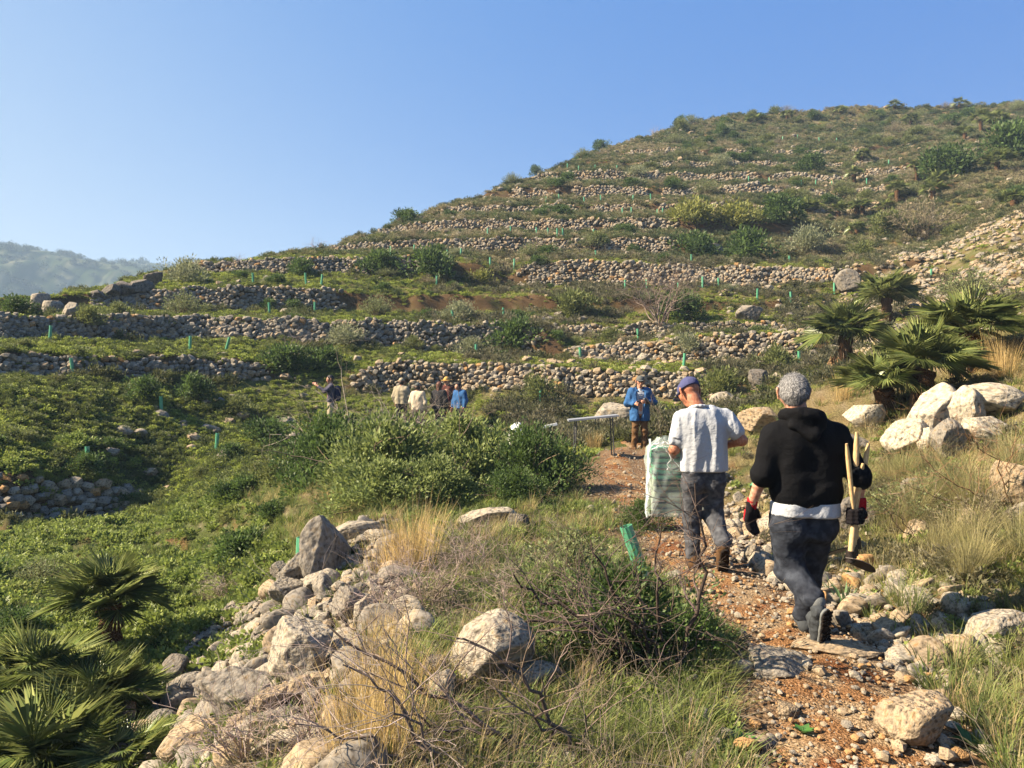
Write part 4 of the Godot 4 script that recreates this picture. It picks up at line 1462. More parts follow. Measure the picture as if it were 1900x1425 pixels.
func man_in_white() -> void:
	var at := V(1.741, 0, -7.0)
	at.y = ground(at.x - 0.08, at.z) - 0.01
	var o := thing("person", "person in a white T-shirt, navy cap and grey jeans walking away with a sack", "person", at)
	var hd := V(-0.112, 1.615, -0.07)
	var face := V(-0.42, -0.62, -1)
	var shl := V(-0.190, 1.375, 0.0)
	var ell := V(-0.265, 1.10, 0.01)
	var wrl := V(-0.23, 1.04, -0.24)
	var shr := V(0.195, 1.385, 0.0)
	var elr := V(0.335, 1.185, 0.05)
	var wrr := V(0.235, 1.125, -0.13)
	var hipl := V(-0.095, 0.86, 0.0)
	var knl := V(-0.095, 0.47, -0.05)
	var anl := V(-0.085, 0.12, -0.02)
	var hipr := V(0.095, 0.86, 0.0)
	var knr := V(0.10, 0.48, -0.02)
	var anr := V(0.115, 0.285, 0.24)
	var heel := V(0.115, 0.235, 0.30)
	var toe := V(0.135, 0.05, 0.16)
	var body := [
		bone(V(-0.075, 1.54, -0.01), V(-0.02, 1.41, 0.02), 0.062, 0.072),
		bone(V(-0.07, 1.30, 0), V(-0.07, 1.0, 0), 0.105, 0.105), bone(V(0.07, 1.30, 0), V(0.07, 1.0, 0), 0.105, 0.105),
		bone(shl, shr, 0.06, 0.06), bone(hipl, hipr, 0.095, 0.095),
		bone(shl, ell, 0.052, 0.046), bone(ell, wrl, 0.046, 0.030), bone(shr, elr, 0.052, 0.046), bone(elr, wrr, 0.049, 0.032),
		bone(hipl, knl, 0.08, 0.05), bone(knl, anl, 0.048, 0.038), bone(hipr, knr, 0.08, 0.05), bone(knr, anr, 0.048, 0.038),
		bone(heel + V(0, 0.035, -0.045), toe + V(0, 0.03, -0.035), 0.022, 0.022), bone(anl, anl + V(0.0, -0.06, -0.16), 0.030, 0.026)]
	body += hand_bones(wrr, V(-0.6, -0.35, -0.7), V(-0.2, 1, 0), 0.5, 0.0, V(-0.6, -0.3, 0.4))
	body += hand_bones(wrl, V(0.4, -0.5, -0.6), V(0.2, 1, 0), 0.5)
	var head := head_bones(hd, face, 1.0) + [bone(V(-0.085, 1.56, -0.02), V(-0.03, 1.43, 0.02), 0.064, 0.070)]
	part(o, "body", merged(skin(body, 0.03, 0.010), merged(skin(head, 0.03, 0.006), skin(ear_bones(hd, face), 0.006, 0.004))), mats.skin_tan)
	# cap: a domed crown with a button and a peak that points where the face looks
	var f := face.normalized()
	var r := f.cross(Vector3.UP).normalized()
	var u := r.cross(f).normalized()
	var cap := part(o, "cap", skin([bone(hd + u * 0.035 - f * 0.022, hd + u * 0.030 + f * 0.006, 0.108, 0.104, r, 1.08)], 0.02, 0.006, [[hd + u * 0.018 - f * 0.02, (-u - f * 0.10).normalized()]], [0.004, V(6, 6, 6), 2]), mats.cap_navy)
	part(cap, "peak", skin([bone(hd + u * 0.030 + f * 0.10, hd + u * 0.012 + f * 0.165, 0.075, 0.062, u, 6.5)], 0.01, 0.006), mats.cap_navy)
	part(cap, "button", skin([bone(hd + u * 0.144 - f * 0.012, hd + u * 0.147 - f * 0.012, 0.008, 0.007)], 0.004, 0.003), mats.cap_navy)
	var ts := [
		bone(V(-0.080, 1.31, 0.01), V(-0.078, 0.93, 0.0), 0.132, 0.136), bone(V(0.085, 1.32, 0.01), V(0.082, 0.93, 0.0), 0.132, 0.138),
		bone(V(-0.165, 1.375, 0.0), V(0.165, 1.38, 0.0), 0.080, 0.080), bone(V(-0.08, 1.41, 0.012), V(0.05, 1.415, 0.012), 0.088, 0.088),
		bone(shl, shl.lerp(ell, 0.72), 0.082, 0.074), bone(shr, shr.lerp(elr, 0.62), 0.084, 0.078)]
	var cl := shl.lerp(ell, 0.66)
	var cr := shr.lerp(elr, 0.56)
	# sleeves are cut square by planes that only bite at the arms
	part(o, "t_shirt", skin(ts, 0.05, 0.010, [[V(0, 0.90, 0), V(0.02, -1, 0).normalized()]], [0.0095, V(6.5, 1.0, 5.0), 11]), mats.white_cotton)
	part(o, "sleeve", skin([bone(shl.lerp(ell, 0.3), cl + (ell - shl) * 0.2, 0.082, 0.076)], 0.02, 0.009, [[cl, (ell - shl).normalized()]], [0.008, V(5, 3, 5), 12]), mats.white_cotton)
	part(o, "sleeve", skin([bone(shr.lerp(elr, 0.3), cr + (elr - shr) * 0.2, 0.084, 0.080)], 0.02, 0.009, [[cr, (elr - shr).normalized()]], [0.008, V(5, 3, 5), 13]), mats.white_cotton)
	var neck := []
	for k in 12:
		var a := TAU * k / 12.0
		var b := TAU * (k + 1) / 12.0
		neck.append(bone(V(-0.042 + sin(a) * 0.074, 1.478 - 0.02 * cos(a + PI), 0.008 + cos(a) * 0.068), V(-0.042 + sin(b) * 0.074, 1.478 - 0.02 * cos(b + PI), 0.008 + cos(b) * 0.068), 0.014, 0.014))
	part(o, "collar", skin(neck, 0.01, 0.006), mats.white_cotton)
	var jn := [
		bone(V(-0.080, 0.92, 0.0), V(-0.082, 0.80, 0.01), 0.112, 0.112), bone(V(0.080, 0.92, 0.0), V(0.082, 0.80, 0.01), 0.112, 0.112),
		bone(hipl + V(0, -0.05, 0), knl, 0.104, 0.080), bone(knl, anl, 0.080, 0.068), bone(hipr + V(0, -0.05, 0), knr, 0.104, 0.080), bone(knr, anr, 0.080, 0.068)]
	part(o, "jeans", skin(jn, 0.045, 0.010, [[V(0, 0.96, 0), V(0, 1, 0)], [anl + V(0, -0.02, 0), V(0, -1, 0)]], [0.008, V(3.4, 5.2, 3.4), 21]), mats.denim_grey)
	for s in [-1.0, 1.0]:
		part(o, "back_pocket", skin([bone(V(0.095 * s, 0.875, 0.098), V(0.095 * s, 0.80, 0.108), 0.056, 0.052, V(0, 0, 1), 3.2)], 0.01, 0.008, [[V(0, 0.90, 0), V(0, 1, 0)], [V(0, 0.785, 0), V(0, -1, 0)]]), mats.denim_grey)
	var up := (heel - toe).normalized()
	var sole_n := V(0.02, -0.72, 1).normalized()
	sole_n = (sole_n - up * sole_n.dot(up)).normalized()
	var instep := -sole_n
	part(o, "boot", skin([bone(heel + instep * 0.045 - up * 0.01, toe + instep * 0.04, 0.046, 0.048), bone(heel + instep * 0.05, anr + V(0, 0.02, -0.01), 0.047, 0.050), bone(heel + instep * 0.085 - up * 0.09, toe + instep * 0.055, 0.045, 0.04)], 0.03, 0.009, [[heel + sole_n * 0.004, sole_n]]), mats.suede)
	part(o, "sole", skin([bone(heel - up * 0.005, toe.lerp(heel, 0.45), 0.042, 0.040), bone(toe.lerp(heel, 0.45), toe, 0.042, 0.050)], 0.03, 0.008, [[heel + sole_n * 0.022, sole_n], [heel, -sole_n]]), mats.sole)
	part(o, "boot", skin([bone(anl + V(0, -0.06, 0.03), anl + V(0.0, -0.08, -0.16), 0.050, 0.046), bone(anl + V(0, 0.03, 0.0), anl + V(0, -0.06, 0.03), 0.056, 0.052)], 0.03, 0.010, [[V(0, 0.012, 0), V(0, -1, 0)]]), mats.suede)
	sack(at)

func sack(at: Vector3) -> void:
	# a clear plastic sack full of nested green tree guards, held in front of the left hip
	var o := thing("plastic_sack", "clear plastic sack packed with green tree guards, carried by the person in the white T-shirt", "sack", at + V(-0.13, 0.47, -0.33))
	var y := 0.0
	var k := 0
	while y < 0.60:
		var mb := Mb.new()
		var h := 0.052
		# a flattened tube lying across: rounded long box
		var pts := []
		for q in 12:
			var a := TAU * q / 12.0
			pts.append(V(0, clampf(sin(a) * 1.3, -1, 1) * h * 0.46, clampf(cos(a) * 1.15, -1, 1) * 0.10))
		var off := rng.randf_range(-0.03, 0.03)
		for q in 12:
			var a: Vector3 = pts[q]
			var b: Vector3 = pts[(q + 1) % 12]
			mb.quad(V(-0.29 + off, a.y, a.z), V(-0.29 + off, b.y, b.z), V(0.29 + off, b.y, b.z), V(0.29 + off, a.y, a.z), Color.WHITE)
			mb.tri_flat(V(-0.29 + off, 0, 0), V(-0.29 + off, b.y, b.z), V(-0.29 + off, a.y, a.z), Color.WHITE)
			mb.tri_flat(V(0.29 + off, 0, 0), V(0.29 + off, a.y, a.z), V(0.29 + off, b.y, b.z), Color.WHITE)
		var brown := y < 0.27
		var m := part(o, "packed_guard", mb.mesh(), mats.cardboard if brown else (mats.guard_deep if rng.randf() < 0.6 else mats.guard_green), Transform3D(Basis(), V(0, y + h * 0.5, 0)))
		y += h + 0.001
		k += 1
	# the film: a crumpled box around them, gathered at the top
	var v := PackedVector3Array()
	var idx := PackedInt32Array()
	var nr := 26
	var nc := 48
	for r in nr:
		var t := float(r) / (nr - 1)
		var yy := lerpf(-0.02, 0.72, t)
		var squeeze := 1.0 - 0.55 * smoothstep(0.86, 1.0, t) * 0.6
		for c in nc:
			var a := TAU * c / nc
			var px := signf(cos(a)) * pow(absf(cos(a)), 0.42)
			var pz := signf(sin(a)) * pow(absf(sin(a)), 0.42)
			var cr := noise_b.get_noise_3d(px * 2.0, yy * 3.0, pz * 2.0 + 40.0) * 0.040 + noise_b.get_noise_3d(px * 6.0, yy * 2.0, pz * 6.0) * 0.010
			v.append(V(px * (0.325 * squeeze + cr), yy + noise_b.get_noise_2d(c * 0.5, 9.0) * 0.02 * t, pz * (0.125 * squeeze + cr)))
	for r in nr - 1:
		for c in nc:
			var a := r * nc + c
			var b := r * nc + (c + 1) % nc
			idx.append_array([a, b, a + nc, b, b + nc, a + nc])
	part(o, "film", smooth_mesh(v, idx), mats.film)
	# white folds of doubled film down the near corner and along the top
	for s in [[V(-0.335, -0.04, 0.06), V(-0.315, 0.66, 0.10), 0.055], [V(-0.33, 0.02, 0.0), V(-0.30, 0.70, 0.02), 0.07], [V(-0.30, 0.66, 0.11), V(0.0, 0.69, 0.12), 0.05], [V(-0.24, 0.70, 0.12), V(-0.05, 0.45, 0.135), 0.02], [V(-0.30, 0.62, 0.118), V(-0.08, 0.66, 0.132), 0.03], [V(-0.10, 0.66, 0.13), V(-0.16, 0.42, 0.136), 0.016]]:
		var mb := Mb.new()
		var pts := PackedVector3Array()
		var rad := PackedFloat32Array()
		for q in 15:
			var t := q / 14.0
			pts.append(s[0].lerp(s[1], t) + V(noise_b.get_noise_2d(q * 0.9, s[2] * 90.0), noise_b.get_noise_2d(q * 0.9, 30.0 + s[2] * 90.0), 0) * 0.03)
			rad.append(s[2] * 0.22 * (0.6 + 0.6 * absf(noise_b.get_noise_2d(q * 1.3, 70.0 + s[2] * 50.0))))
		mb.tube(pts, rad, 7, Color.WHITE)
		part(o, "film_fold", mb.mesh(), mats.film_fold)

# a simpler standing figure for the people farther off. look: +1 faces the camera, -1 away
func figure(label: String, at: Vector3, yaw: float, look: Dictionary, cell: float) -> Node3D:
	var o := thing("person", label, "person", at, look.get("group", ""))
	o.rotation.y = yaw
	var h: float = look.get("tall", 1.0)
	var hd: Vector3 = V(0, 1.60, 0.03) + look.get("nod", V(0, 0, 0))
	var face: Vector3 = look.get("face", V(0, -0.12, 1))
	var el := [look.get("el_l", V(-0.27, 1.12, 0.0)), look.get("el_r", V(0.27, 1.12, 0.0))]
	var wr := [look.get("wr_l", V(-0.25, 0.90, 0.08)), look.get("wr_r", V(0.25, 0.90, 0.08))]
	var sh := [V(-0.185, 1.385, 0), V(0.185, 1.385, 0)]
	var hip := [V(-0.09, 0.86, 0), V(0.09, 0.86, 0)]
	var kn := [V(-0.11, 0.48, 0.03), V(0.10, 0.48, 0.03)]
	var an := [V(-0.13, 0.10, 0.0), V(0.11, 0.10, 0.0)]
	var body := [bone(V(0, 1.52, 0), V(0, 1.40, 0), 0.055, 0.065), bone(V(0, 1.28, 0), V(0, 0.95, 0), 0.12, 0.115, V(1, 0, 0), 0.72), bone(sh[0], sh[1], 0.055, 0.055), bone(hip[0], hip[1], 0.09, 0.09)]
	for s in 2:
		body += [bone(sh[s], el[s], 0.048, 0.042), bone(el[s], wr[s], 0.042, 0.030), bone(hip[s], kn[s], 0.075, 0.05), bone(kn[s], an[s], 0.05, 0.04), bone(an[s] - V(0, 0.04, 0), an[s] + V(0, -0.05, 0.15), 0.036, 0.032)]
	var mesh_body := skin(body, 0.03, cell)
	var hands := []
	for s in 2:
		hands += hand_bones(wr[s], wr[s] - el[s], V(0, 1, 0) if absf((wr[s] - el[s]).normalized().y) < 0.8 else V(0, 0, 1), 0.45)
	mesh_body = merged(mesh_body, merged(skin(hands, 0.008, minf(cell, 0.008)), skin(head_bones(hd, face) + [bone(V(0, 1.55, 0), V(0, 1.42, 0), 0.058, 0.062)], 0.025, minf(cell, 0.009))))
	mesh_body = merged(mesh_body, skin(ear_bones(hd, face), 0.006, 0.006))
	part(o, "body", mesh_body, mats.skin)
	var f := face.normalized()
	var r := f.cross(Vector3.UP).normalized()
	var u := r.cross(f).normalized()
	# trousers and shoes
	var tr := [bone(V(-0.07, 0.95, 0), V(-0.08, 0.84, 0), 0.105, 0.108), bone(V(0.07, 0.95, 0), V(0.08, 0.84, 0), 0.105, 0.108)]
	for s in 2:
		tr += [bone(hip[s] - V(0, 0.05, 0), kn[s], 0.095, 0.076), bone(kn[s], an[s], 0.078, 0.070)]
	part(o, "trousers", skin(tr, 0.04, cell, [[V(0, 0.985, 0), V(0, 1, 0)], [V(0, 0.05, 0), V(0, -1, 0)]], [0.012, V(3.6, 4.6, 3.6), 31.0 + at.x]), mats[look.trousers])
	for s in 2:
		part(o, "shoe", skin([bone(an[s] - V(0, 0.05, 0.03), an[s] + V(0, -0.055, 0.15), 0.044, 0.040)], 0.02, cell, [[V(0, 0.0, 0), V(0, -1, 0)]]), mats.suede)
	# what is worn above
	var low: float = look.get("hem", 0.88)
	var grow: float = look.get("bulk", 0.0)
	var cut := [[V(0, low, 0), V(0, -1, 0)]]
	var top := [bone(V(-0.075, 1.30, 0), V(-0.08, low, 0), 0.118 + grow, 0.120 + grow), bone(V(0.075, 1.30, 0), V(0.08, low, 0), 0.118 + grow, 0.120 + grow), bone(V(-0.15, 1.385, 0), V(0.15, 1.385, 0), 0.076 + grow * 0.5, 0.076 + grow * 0.5), bone(V(-0.05, 1.43, 0), V(0.05, 1.43, 0), 0.066, 0.066)]
	for s in 2:
		var e: Vector3 = el[s].lerp(wr[s], 0.82)
		top += [bone(sh[s], el[s], 0.072 + grow * 0.5, 0.062 + grow * 0.5), bone(el[s], e, 0.062 + grow * 0.5, 0.050)]
	if look.get("open", false):
		# an open jacket: cut away a wedge down the front
		var inner := [bone(V(-0.06, 1.30, 0.0), V(-0.065, 0.86, 0.0), 0.112, 0.115), bone(V(0.06, 1.30, 0.0), V(0.065, 0.86, 0.0), 0.112, 0.115), bone(V(0, 1.42, 0.01), V(0, 1.3, 0.02), 0.07, 0.10)]
		part(o, "shirt", skin(inner, 0.04, cell, [[V(0, 0.86, 0), V(0, -1, 0)], [V(0, 1.46, 0), V(0, 1, 0)]], [0.006, V(5, 3, 5), 40.0]), mats.white_cotton)
		for s in [-1.0, 1.0]:
			part(o, "jacket", skin(top, 0.045, cell, cut + [[V(0.0, 1.0, -0.02), V(-s, 0, 0.0).normalized()], [V(0.052 * s, 1.0, 0.10), V(-s * 0.92, 0.10, 0.40).normalized()]], [0.016, V(3.4, 3.0, 3.4), 41.0 + s]), mats[look.top])
			part(o, "collar", skin([bone(V(0.03 * s, 1.47, -0.07), V(0.088 * s, 1.455, -0.01), 0.026, 0.028), bone(V(0.088 * s, 1.455, -0.01), V(0.066 * s, 1.40, 0.085), 0.028, 0.022)], 0.02, cell), mats[look.top])
	else:
		part(o, "jacket" if grow > 0.005 else "shirt", skin(top, 0.045, cell, cut, [0.012, V(3.6, 3.0, 3.6), 43.0 + at.x]), mats[look.top])
	# head wear
	if look.get("cap", "") != "":
		var cap := part(o, "cap", skin([bone(hd + u * 0.035 - f * 0.022, hd + u * 0.030 + f * 0.006, 0.108, 0.104, r, 1.08)], 0.02, minf(cell, 0.008), [[hd + u * 0.026, -u]]), mats[look.cap])
		if look.cap != "straw":
			part(cap, "peak", skin([bone(hd + u * 0.040 + f * 0.095, hd + u * 0.026 + f * 0.15, 0.072, 0.06, u, 6.0)], 0.01, minf(cell, 0.008)), mats[look.cap])
		else:
			part(cap, "brim", skin([bone(hd + u * 0.035 - f * 0.02, hd + u * 0.035 + f * 0.01, 0.185, 0.185, u, 14.0)], 0.01, minf(cell, 0.008)), mats.straw)
	if look.get("hair", "") != "":
		var capped: bool = look.get("cap", "") != ""
		var hb := [bone(hd - f * 0.03 + u * (-0.02 if capped else 0.028), hd - f * 0.028 - u * (0.045 if not look.get("long", false) else 0.16), 0.100 if not capped else 0.086, 0.075, r, 1.06)]
		if not capped: hb.append(bone(hd + u * 0.036 - f * 0.015, hd + u * 0.030 + f * 0.02, 0.104, 0.094, r, 1.08))
		part(o, "hair", skin(hb, 0.03, minf(cell, 0.009), [[hd + f * 0.045 + u * 0.03, (f - u * 0.55).normalized()]], [0.006, V(16, 8, 16), 50.0]), mats[look.hair])
	return o

func person_in_blue() -> void:
	var p := on_ground(2.99, -18.0)
	p.y -= 0.02
	var o := figure("person in an open blue jacket, sunglasses and brown trousers facing the camera on the path", p, 0.0, {
		"top": "blue_shell", "trousers": "brown_canvas", "cap": "cap_grey", "hair": "hair_dark", "open": true, "hem": 0.70, "bulk": 0.035,
		"el_l": V(-0.29, 1.10, 0.0), "wr_l": V(-0.14, 1.10, 0.20), "el_r": V(0.33, 1.14, -0.02), "wr_r": V(0.14, 1.15, 0.20), "face": V(-0.06, -0.12, 1), "nod": V(0.01, 0.02, 0.0)}, 0.014)
	var hd := V(0.01, 1.62, 0.03)
	var gl := Mb.new()
	for s in [-1.0, 1.0]:
		var pts := PackedVector3Array()
		var rad := PackedFloat32Array()
		gl.box(hd + V(0.034 * s - 0.006, 0.002, 0.104), V(0.050, 0.032, 0.008), Color.WHITE, Basis(Vector3.UP, 0.18 * s))
		gl.box(hd + V(0.066 * s, 0.006, 0.060), V(0.004, 0.006, 0.09), Color.WHITE, Basis(Vector3.UP, -0.12 * s))
	gl.box(hd + V(-0.006, 0.008, 0.110), V(0.022, 0.006, 0.006), Color.WHITE)
	part(o, "sunglasses", gl.mesh(), mats.lens)
	# printed letters on the shirt are too small to read: three blue bands
	var pr := Mb.new()
	for k in 3:
		pr.box(V(0.0, 1.315 - 0.045 * k, 0.130), V(0.11 - 0.02 * k, 0.022, 0.004), Color.WHITE)
	part(o, "shirt_print", pr.mesh(), mats.blue_shell)
	var c := thing("camera_bag", "black device held in both hands by the person in blue", "camera", p + V(0.03, 1.10, 0.245))
	var mb := Mb.new()
	mb.box(V(0, 0.03, 0), V(0.26, 0.035, 0.03), Color.WHITE)
	part(c, "strap", mb.mesh(), mats.device)
	part(c, "pouch", skin([bone(V(0.06, 0.10, 0.0), V(0.12, 0.05, 0.0), 0.055, 0.05, V(0, 0, 1), 1.5)], 0.02, 0.012), mats.device)
	var m2 := Mb.new()
	m2.box(V(-0.115, 0.035, 0.02), V(0.055, 0.075, 0.022), Color.WHITE)
	part(c, "handset", m2.mesh(), mats.device)

func background_people() -> void:
	var g := "people standing by the low rubble wall"
	var at := func(u: float, d: float, head_v: float) -> Vector3:
		return V((u - CX) / FOC * d, EYE - (head_v - CY) / FOC * d - 1.72, -d)
	var hip := 0.0
	var o := figure("person in dark clothes with a navy backpack holding up a phone, left of the others", at.call(614, 24.5, 697), -1.25, {"group": g, "top": "plum_grey", "trousers": "khaki", "hair": "hair_dark",
		"el_l": V(-0.24, 1.22, 0.20), "wr_l": V(-0.08, 1.40, 0.42), "el_r": V(0.24, 1.22, 0.20), "wr_r": V(0.08, 1.40, 0.42)}, 0.02)
	part(o, "backpack", skin([bone(V(-0.06, 1.30, -0.20), V(-0.06, 1.02, -0.20), 0.11, 0.12), bone(V(0.06, 1.30, -0.20), V(0.06, 1.02, -0.20), 0.11, 0.12)], 0.05, 0.02), mats.navy)
	var ph := Mb.new()
	ph.box(V(0, 1.47, 0.46), V(0.15, 0.075, 0.01), Color.WHITE)
	part(o, "phone", ph.mesh(), mats.device)
	figure("person in an olive beige jacket and pale cap seen from behind, among the bushes", at.call(745, 25.0, 702), 2.9, {"group": g, "top": "khaki", "trousers": "charcoal", "cap": "khaki", "hair": "hair_dark", "bulk": 0.02}, 0.02)
	figure("person in a cream shirt and grey cap seen from behind", at.call(775, 24.0, 711), 2.7, {"group": g, "top": "cream", "trousers": "charcoal", "cap": "cap_grey", "hair": "hair_dark", "bulk": 0.01}, 0.02)
	figure("person with dark red hair and a charcoal coat, back turned, beside the straw hat", at.call(815, 24.0, 709), 2.6, {"group": g, "top": "charcoal", "trousers": "charcoal", "hair": "hair_red", "long": true, "bulk": 0.03}, 0.02)
	figure("person in a wide straw hat and brown jacket", at.call(829, 25.0, 700), -0.3, {"group": g, "top": "maroon", "trousers": "brown_canvas", "cap": "straw", "hair": "hair_dark", "bulk": 0.01}, 0.02)
	figure("dark-haired person in a bright blue jacket, rightmost of the group", at.call(853, 24.6, 709), -0.7, {"group": g, "top": "blue_shell", "trousers": "charcoal", "hair": "hair_dark", "bulk": 0.02, "nod": V(0, -0.02, 0.05)}, 0.02)

# ---------------------------------------------------------------- tree guards, table, sign
func guard_mesh(stake: bool) -> ArrayMesh:
	var mb := Mb.new()
	if stake:
		mb.box(V(0.0, 0.30, 0.0), V(0.022, 0.78, 0.022), Color(1, 1, 1))
		return mb.mesh()
	# a fluted, hollow twin-wall tube
	var n := 20
	var rows := 5
	for side in 2:
		for r in rows:
			for q in n:
				var y0 := 0.6 * r / rows
				var y1 := 0.6 * (r + 1) / rows
				var a0 := TAU * q / n
				var a1 := TAU * (q + 1) / n
				var r0 := (0.052 if q % 2 == 0 else 0.0485) - side * 0.004
				var r1 := (0.0485 if q % 2 == 0 else 0.052) - side * 0.004
				var p0 := V(cos(a0) * r0, y0, sin(a0) * r0)
				var p1 := V(cos(a1) * r1, y0, sin(a1) * r1)
				var p2 := V(cos(a1) * r1, y1, sin(a1) * r1)
				var p3 := V(cos(a0) * r0, y1, sin(a0) * r0)
				if side == 0: mb.quad(p0, p1, p2, p3, Color.WHITE)
				else: mb.quad(p3, p2, p1, p0, Color.WHITE)
				if side == 0 and r == rows - 1:
					mb.quad(p3, p2, V(cos(a1) * (r1 - 0.004), y1, sin(a1) * (r1 - 0.004)), V(cos(a0) * (r0 - 0.004), y1, sin(a0) * (r0 - 0.004)), Color.WHITE)
	return mb.mesh()

func build_objects() -> void:
	var tube := guard_mesh(false)
	var stake := guard_mesh(true)
	var guard := func(label: String, p: Vector3, s: float, tilt: Vector3, staked: bool) -> void:
		var o := thing("tree_guard", label, "tree guard", p - V(0, 0.04, 0), "green tree guards on the slope")
		o.rotation = tilt + Vector3(0, rng.randf() * 3.0, 0)
		part(o, "tube", tube, mats.guard_green, Transform3D(Basis.from_scale(V(1, s, 1)), Vector3.ZERO))
		if staked: part(o, "stake", stake, mats.wood, Transform3D(Basis.from_scale(V(1, s, 1)), V(0.0, 0, 0.066)))
	# the near ones
	var lean := hit(1206, 1095)
	var first := thing("tree_guard", "green tree guard leaning left out of the leafy bush, nearest the camera", "tree guard", lean - V(0, 0.05, 0), "green tree guards on the slope")
	first.rotation = V(0, 0, 0.33)
	part(first, "tube", tube, mats.guard_green)
	var lying := hit(1396, 905)
	var second := thing("tree_guard", "green tree guard leaning far over behind the left arm of the person in black", "tree guard", lying, "green tree guards on the slope")
	second.rotation = V(0, 0.4, -0.95)
	part(second, "tube", tube, mats.guard_green)
	for g in [[556, 1050, "green tree guard just behind the topmost boulder of the rubble bank"], [401, 838, "green tree guard standing on the green bank left of the thicket"], [165, 868, "green tree guard above the nearest shaded wall"],
		[1484, 680, "bright green guard left of the near fan palms"], [1268, 684, "green guard on the terrace above the white T-shirt"], [1185, 634, "green guard below the wide leafless bush"],
		[1003, 752, "green guard in the growth below the low rubble wall"], [418, 652, "leaning green guard above the low pale wall, right one of a pair"], [352, 652, "green guard above the low pale wall, left one of a pair"],
		[92, 634, "green guard before the left part of the long shaded wall"], [136, 697, "green guard below the left part of the low pale wall"], [300, 768, "green guard on the grassy strip below the low pale wall"],
		[883, 665, "green guard in front of the right part of the long wall"], [1077, 670, "green guard at the left end of the tumbled warm wall"], [935, 594, "green guard above the right end of the long wall"],
		[845, 598, "pale leaning guard above the right part of the long wall"], [500, 584, "green guard at the foot of the curving wall"], [584, 582, "green guard right of the curving wall's shrubs"],
		[596, 530, "green guard on the terrace below the skyline wall, right one of three"], [568, 527, "green guard on the terrace below the skyline wall, middle one of three"], [470, 528, "green guard on the terrace below the skyline wall, left one of three"],
		[810, 530, "green guard left of the yellow-green shrub"], [1107, 482, "green guard on top of the tall sunlit wall"], [1283, 490, "green guard at the dark scrub above the tall sunlit wall"],
		[1465, 492, "green guard at the right end of the tall sunlit wall"], [1548, 545, "green guard left of the upper palm, nearer one"], [1468, 562, "green guard on the terrace right of the dark shade"],
		[1727, 520, "green guard on the scree right of the upper palm"], [1405, 556, "green guard behind the lone boulder's terrace"], [1034, 440, "green guard on the third terrace from the tall sunlit wall"]]:
		guard.call(g[2], hit(g[0], g[1], 9.0 if g[1] > 700 else 15.0), 1.0 if g[1] < 700 else (0.62 if g[0] == 556 else 0.95), V(rng.randf_range(-0.08, 0.08), 0, rng.randf_range(-0.12, 0.12) + (0.35 if g[0] == 418 or g[0] == 845 else 0.0)), false)
	for k in 46:
		var line: Array = [["w6t", 700, 1500], ["w7t", 640, 1300], ["w8t", 700, 1280], ["w9t", 850, 1700], ["w10t", 950, 1750], ["w11t", 1050, 1700], ["s1", 1250, 1800], ["w5t", 500, 1450]][k % 8]
		var u: float = lerpf(line[1], line[2], fposmod(k * 0.381966 + rng.randf() * 0.05, 1.0))
		var w := wall_point(knot_at[line[0]], u)
		var p := on_ground(w.x, w.z - rng.randf_range(0.6, 2.4))
		guard.call("small green tree guard on an upper terrace of the slope", p, 1.05, V(rng.randf_range(-0.1, 0.1), 0, rng.randf_range(-0.1, 0.1)), k % 3 == 0)
	# a long grey board on thin legs beside the path
	var tp := on_ground(1.75, -16.2)
	var t := thing("folding_table", "long grey table top on thin dark legs left of the person in blue", "table", tp)
	var mb := Mb.new()
	mb.box(V(-0.05, 0.86, 0.0), V(1.05, 0.035, 0.5), Color.WHITE, Basis(Vector3.BACK, 0.10))
	part(t, "table_top", mb.mesh(), mats.grey_metal)
	for s in [[-0.45, -0.2], [-0.45, 0.2], [0.38, -0.2], [0.38, 0.2]]:
		var lg := Mb.new()
		lg.tube(PackedVector3Array([V(s[0], -0.1, s[1]), V(s[0] * 0.9, 0.85 + s[0] * 0.1, s[1])]), PackedFloat32Array([0.014, 0.014]), 6, Color.WHITE)
		part(t, "leg", lg.mesh(), mats.dark_metal)
	var wb := on_ground(0.85, -16.4)
	var bar := thing("white_board", "short white strip lying in the bushes left of the grey table", "board", wb)
	var m3 := Mb.new()
	m3.box(V(-0.05, 0.78, 0.3), V(0.30, 0.05, 0.06), Color.WHITE, Basis(Vector3.BACK, 0.22))
	part(bar, "strip", m3.mesh(), mats.white_plastic)
	var m4 := Mb.new()
	m4.tube(PackedVector3Array([V(-0.05, -0.1, 0.3), V(-0.05, 0.76, 0.3)]), PackedFloat32Array([0.015, 0.015]), 6, Color.WHITE)
	part(bar, "post", m4.mesh(), mats.dark_metal)
	var sp := on_ground(0.12, -16.0)
	var sk := thing("white_sack", "white sack standing in the bushes at the end of the grey table", "sack", sp + V(0, 0.35, 0))
	part(sk, "bag", skin([bone(V(-0.05, 0.0, 0), V(-0.06, 0.40, 0), 0.17, 0.12), bone(V(0.10, 0.0, 0), V(0.06, 0.34, 0), 0.16, 0.10), bone(V(0.0, 0.40, 0), V(-0.02, 0.50, 0), 0.06, 0.08)], 0.05, 0.02, [], [0.03, V(4, 3, 4), 3]), mats.white_plastic)
	# post and sign on the ridge
	var r1 := hit(1119, 272, 45.0)
	var post := thing("post", "thin black post on the falling skyline", "post", r1)
	var m5 := Mb.new()
	m5.tube(PackedVector3Array([V(0, -0.2, 0), V(0, 1.0, 0)]), PackedFloat32Array([0.05, 0.05]), 8, Color.WHITE, true)
	part(post, "shaft", m5.mesh(), mats.dark_metal)
	var r2 := hit(1072, 294, 45.0)
	var sg := thing("sign", "small white sign on the skyline left of the black post", "sign", r2)
	var m6 := Mb.new()
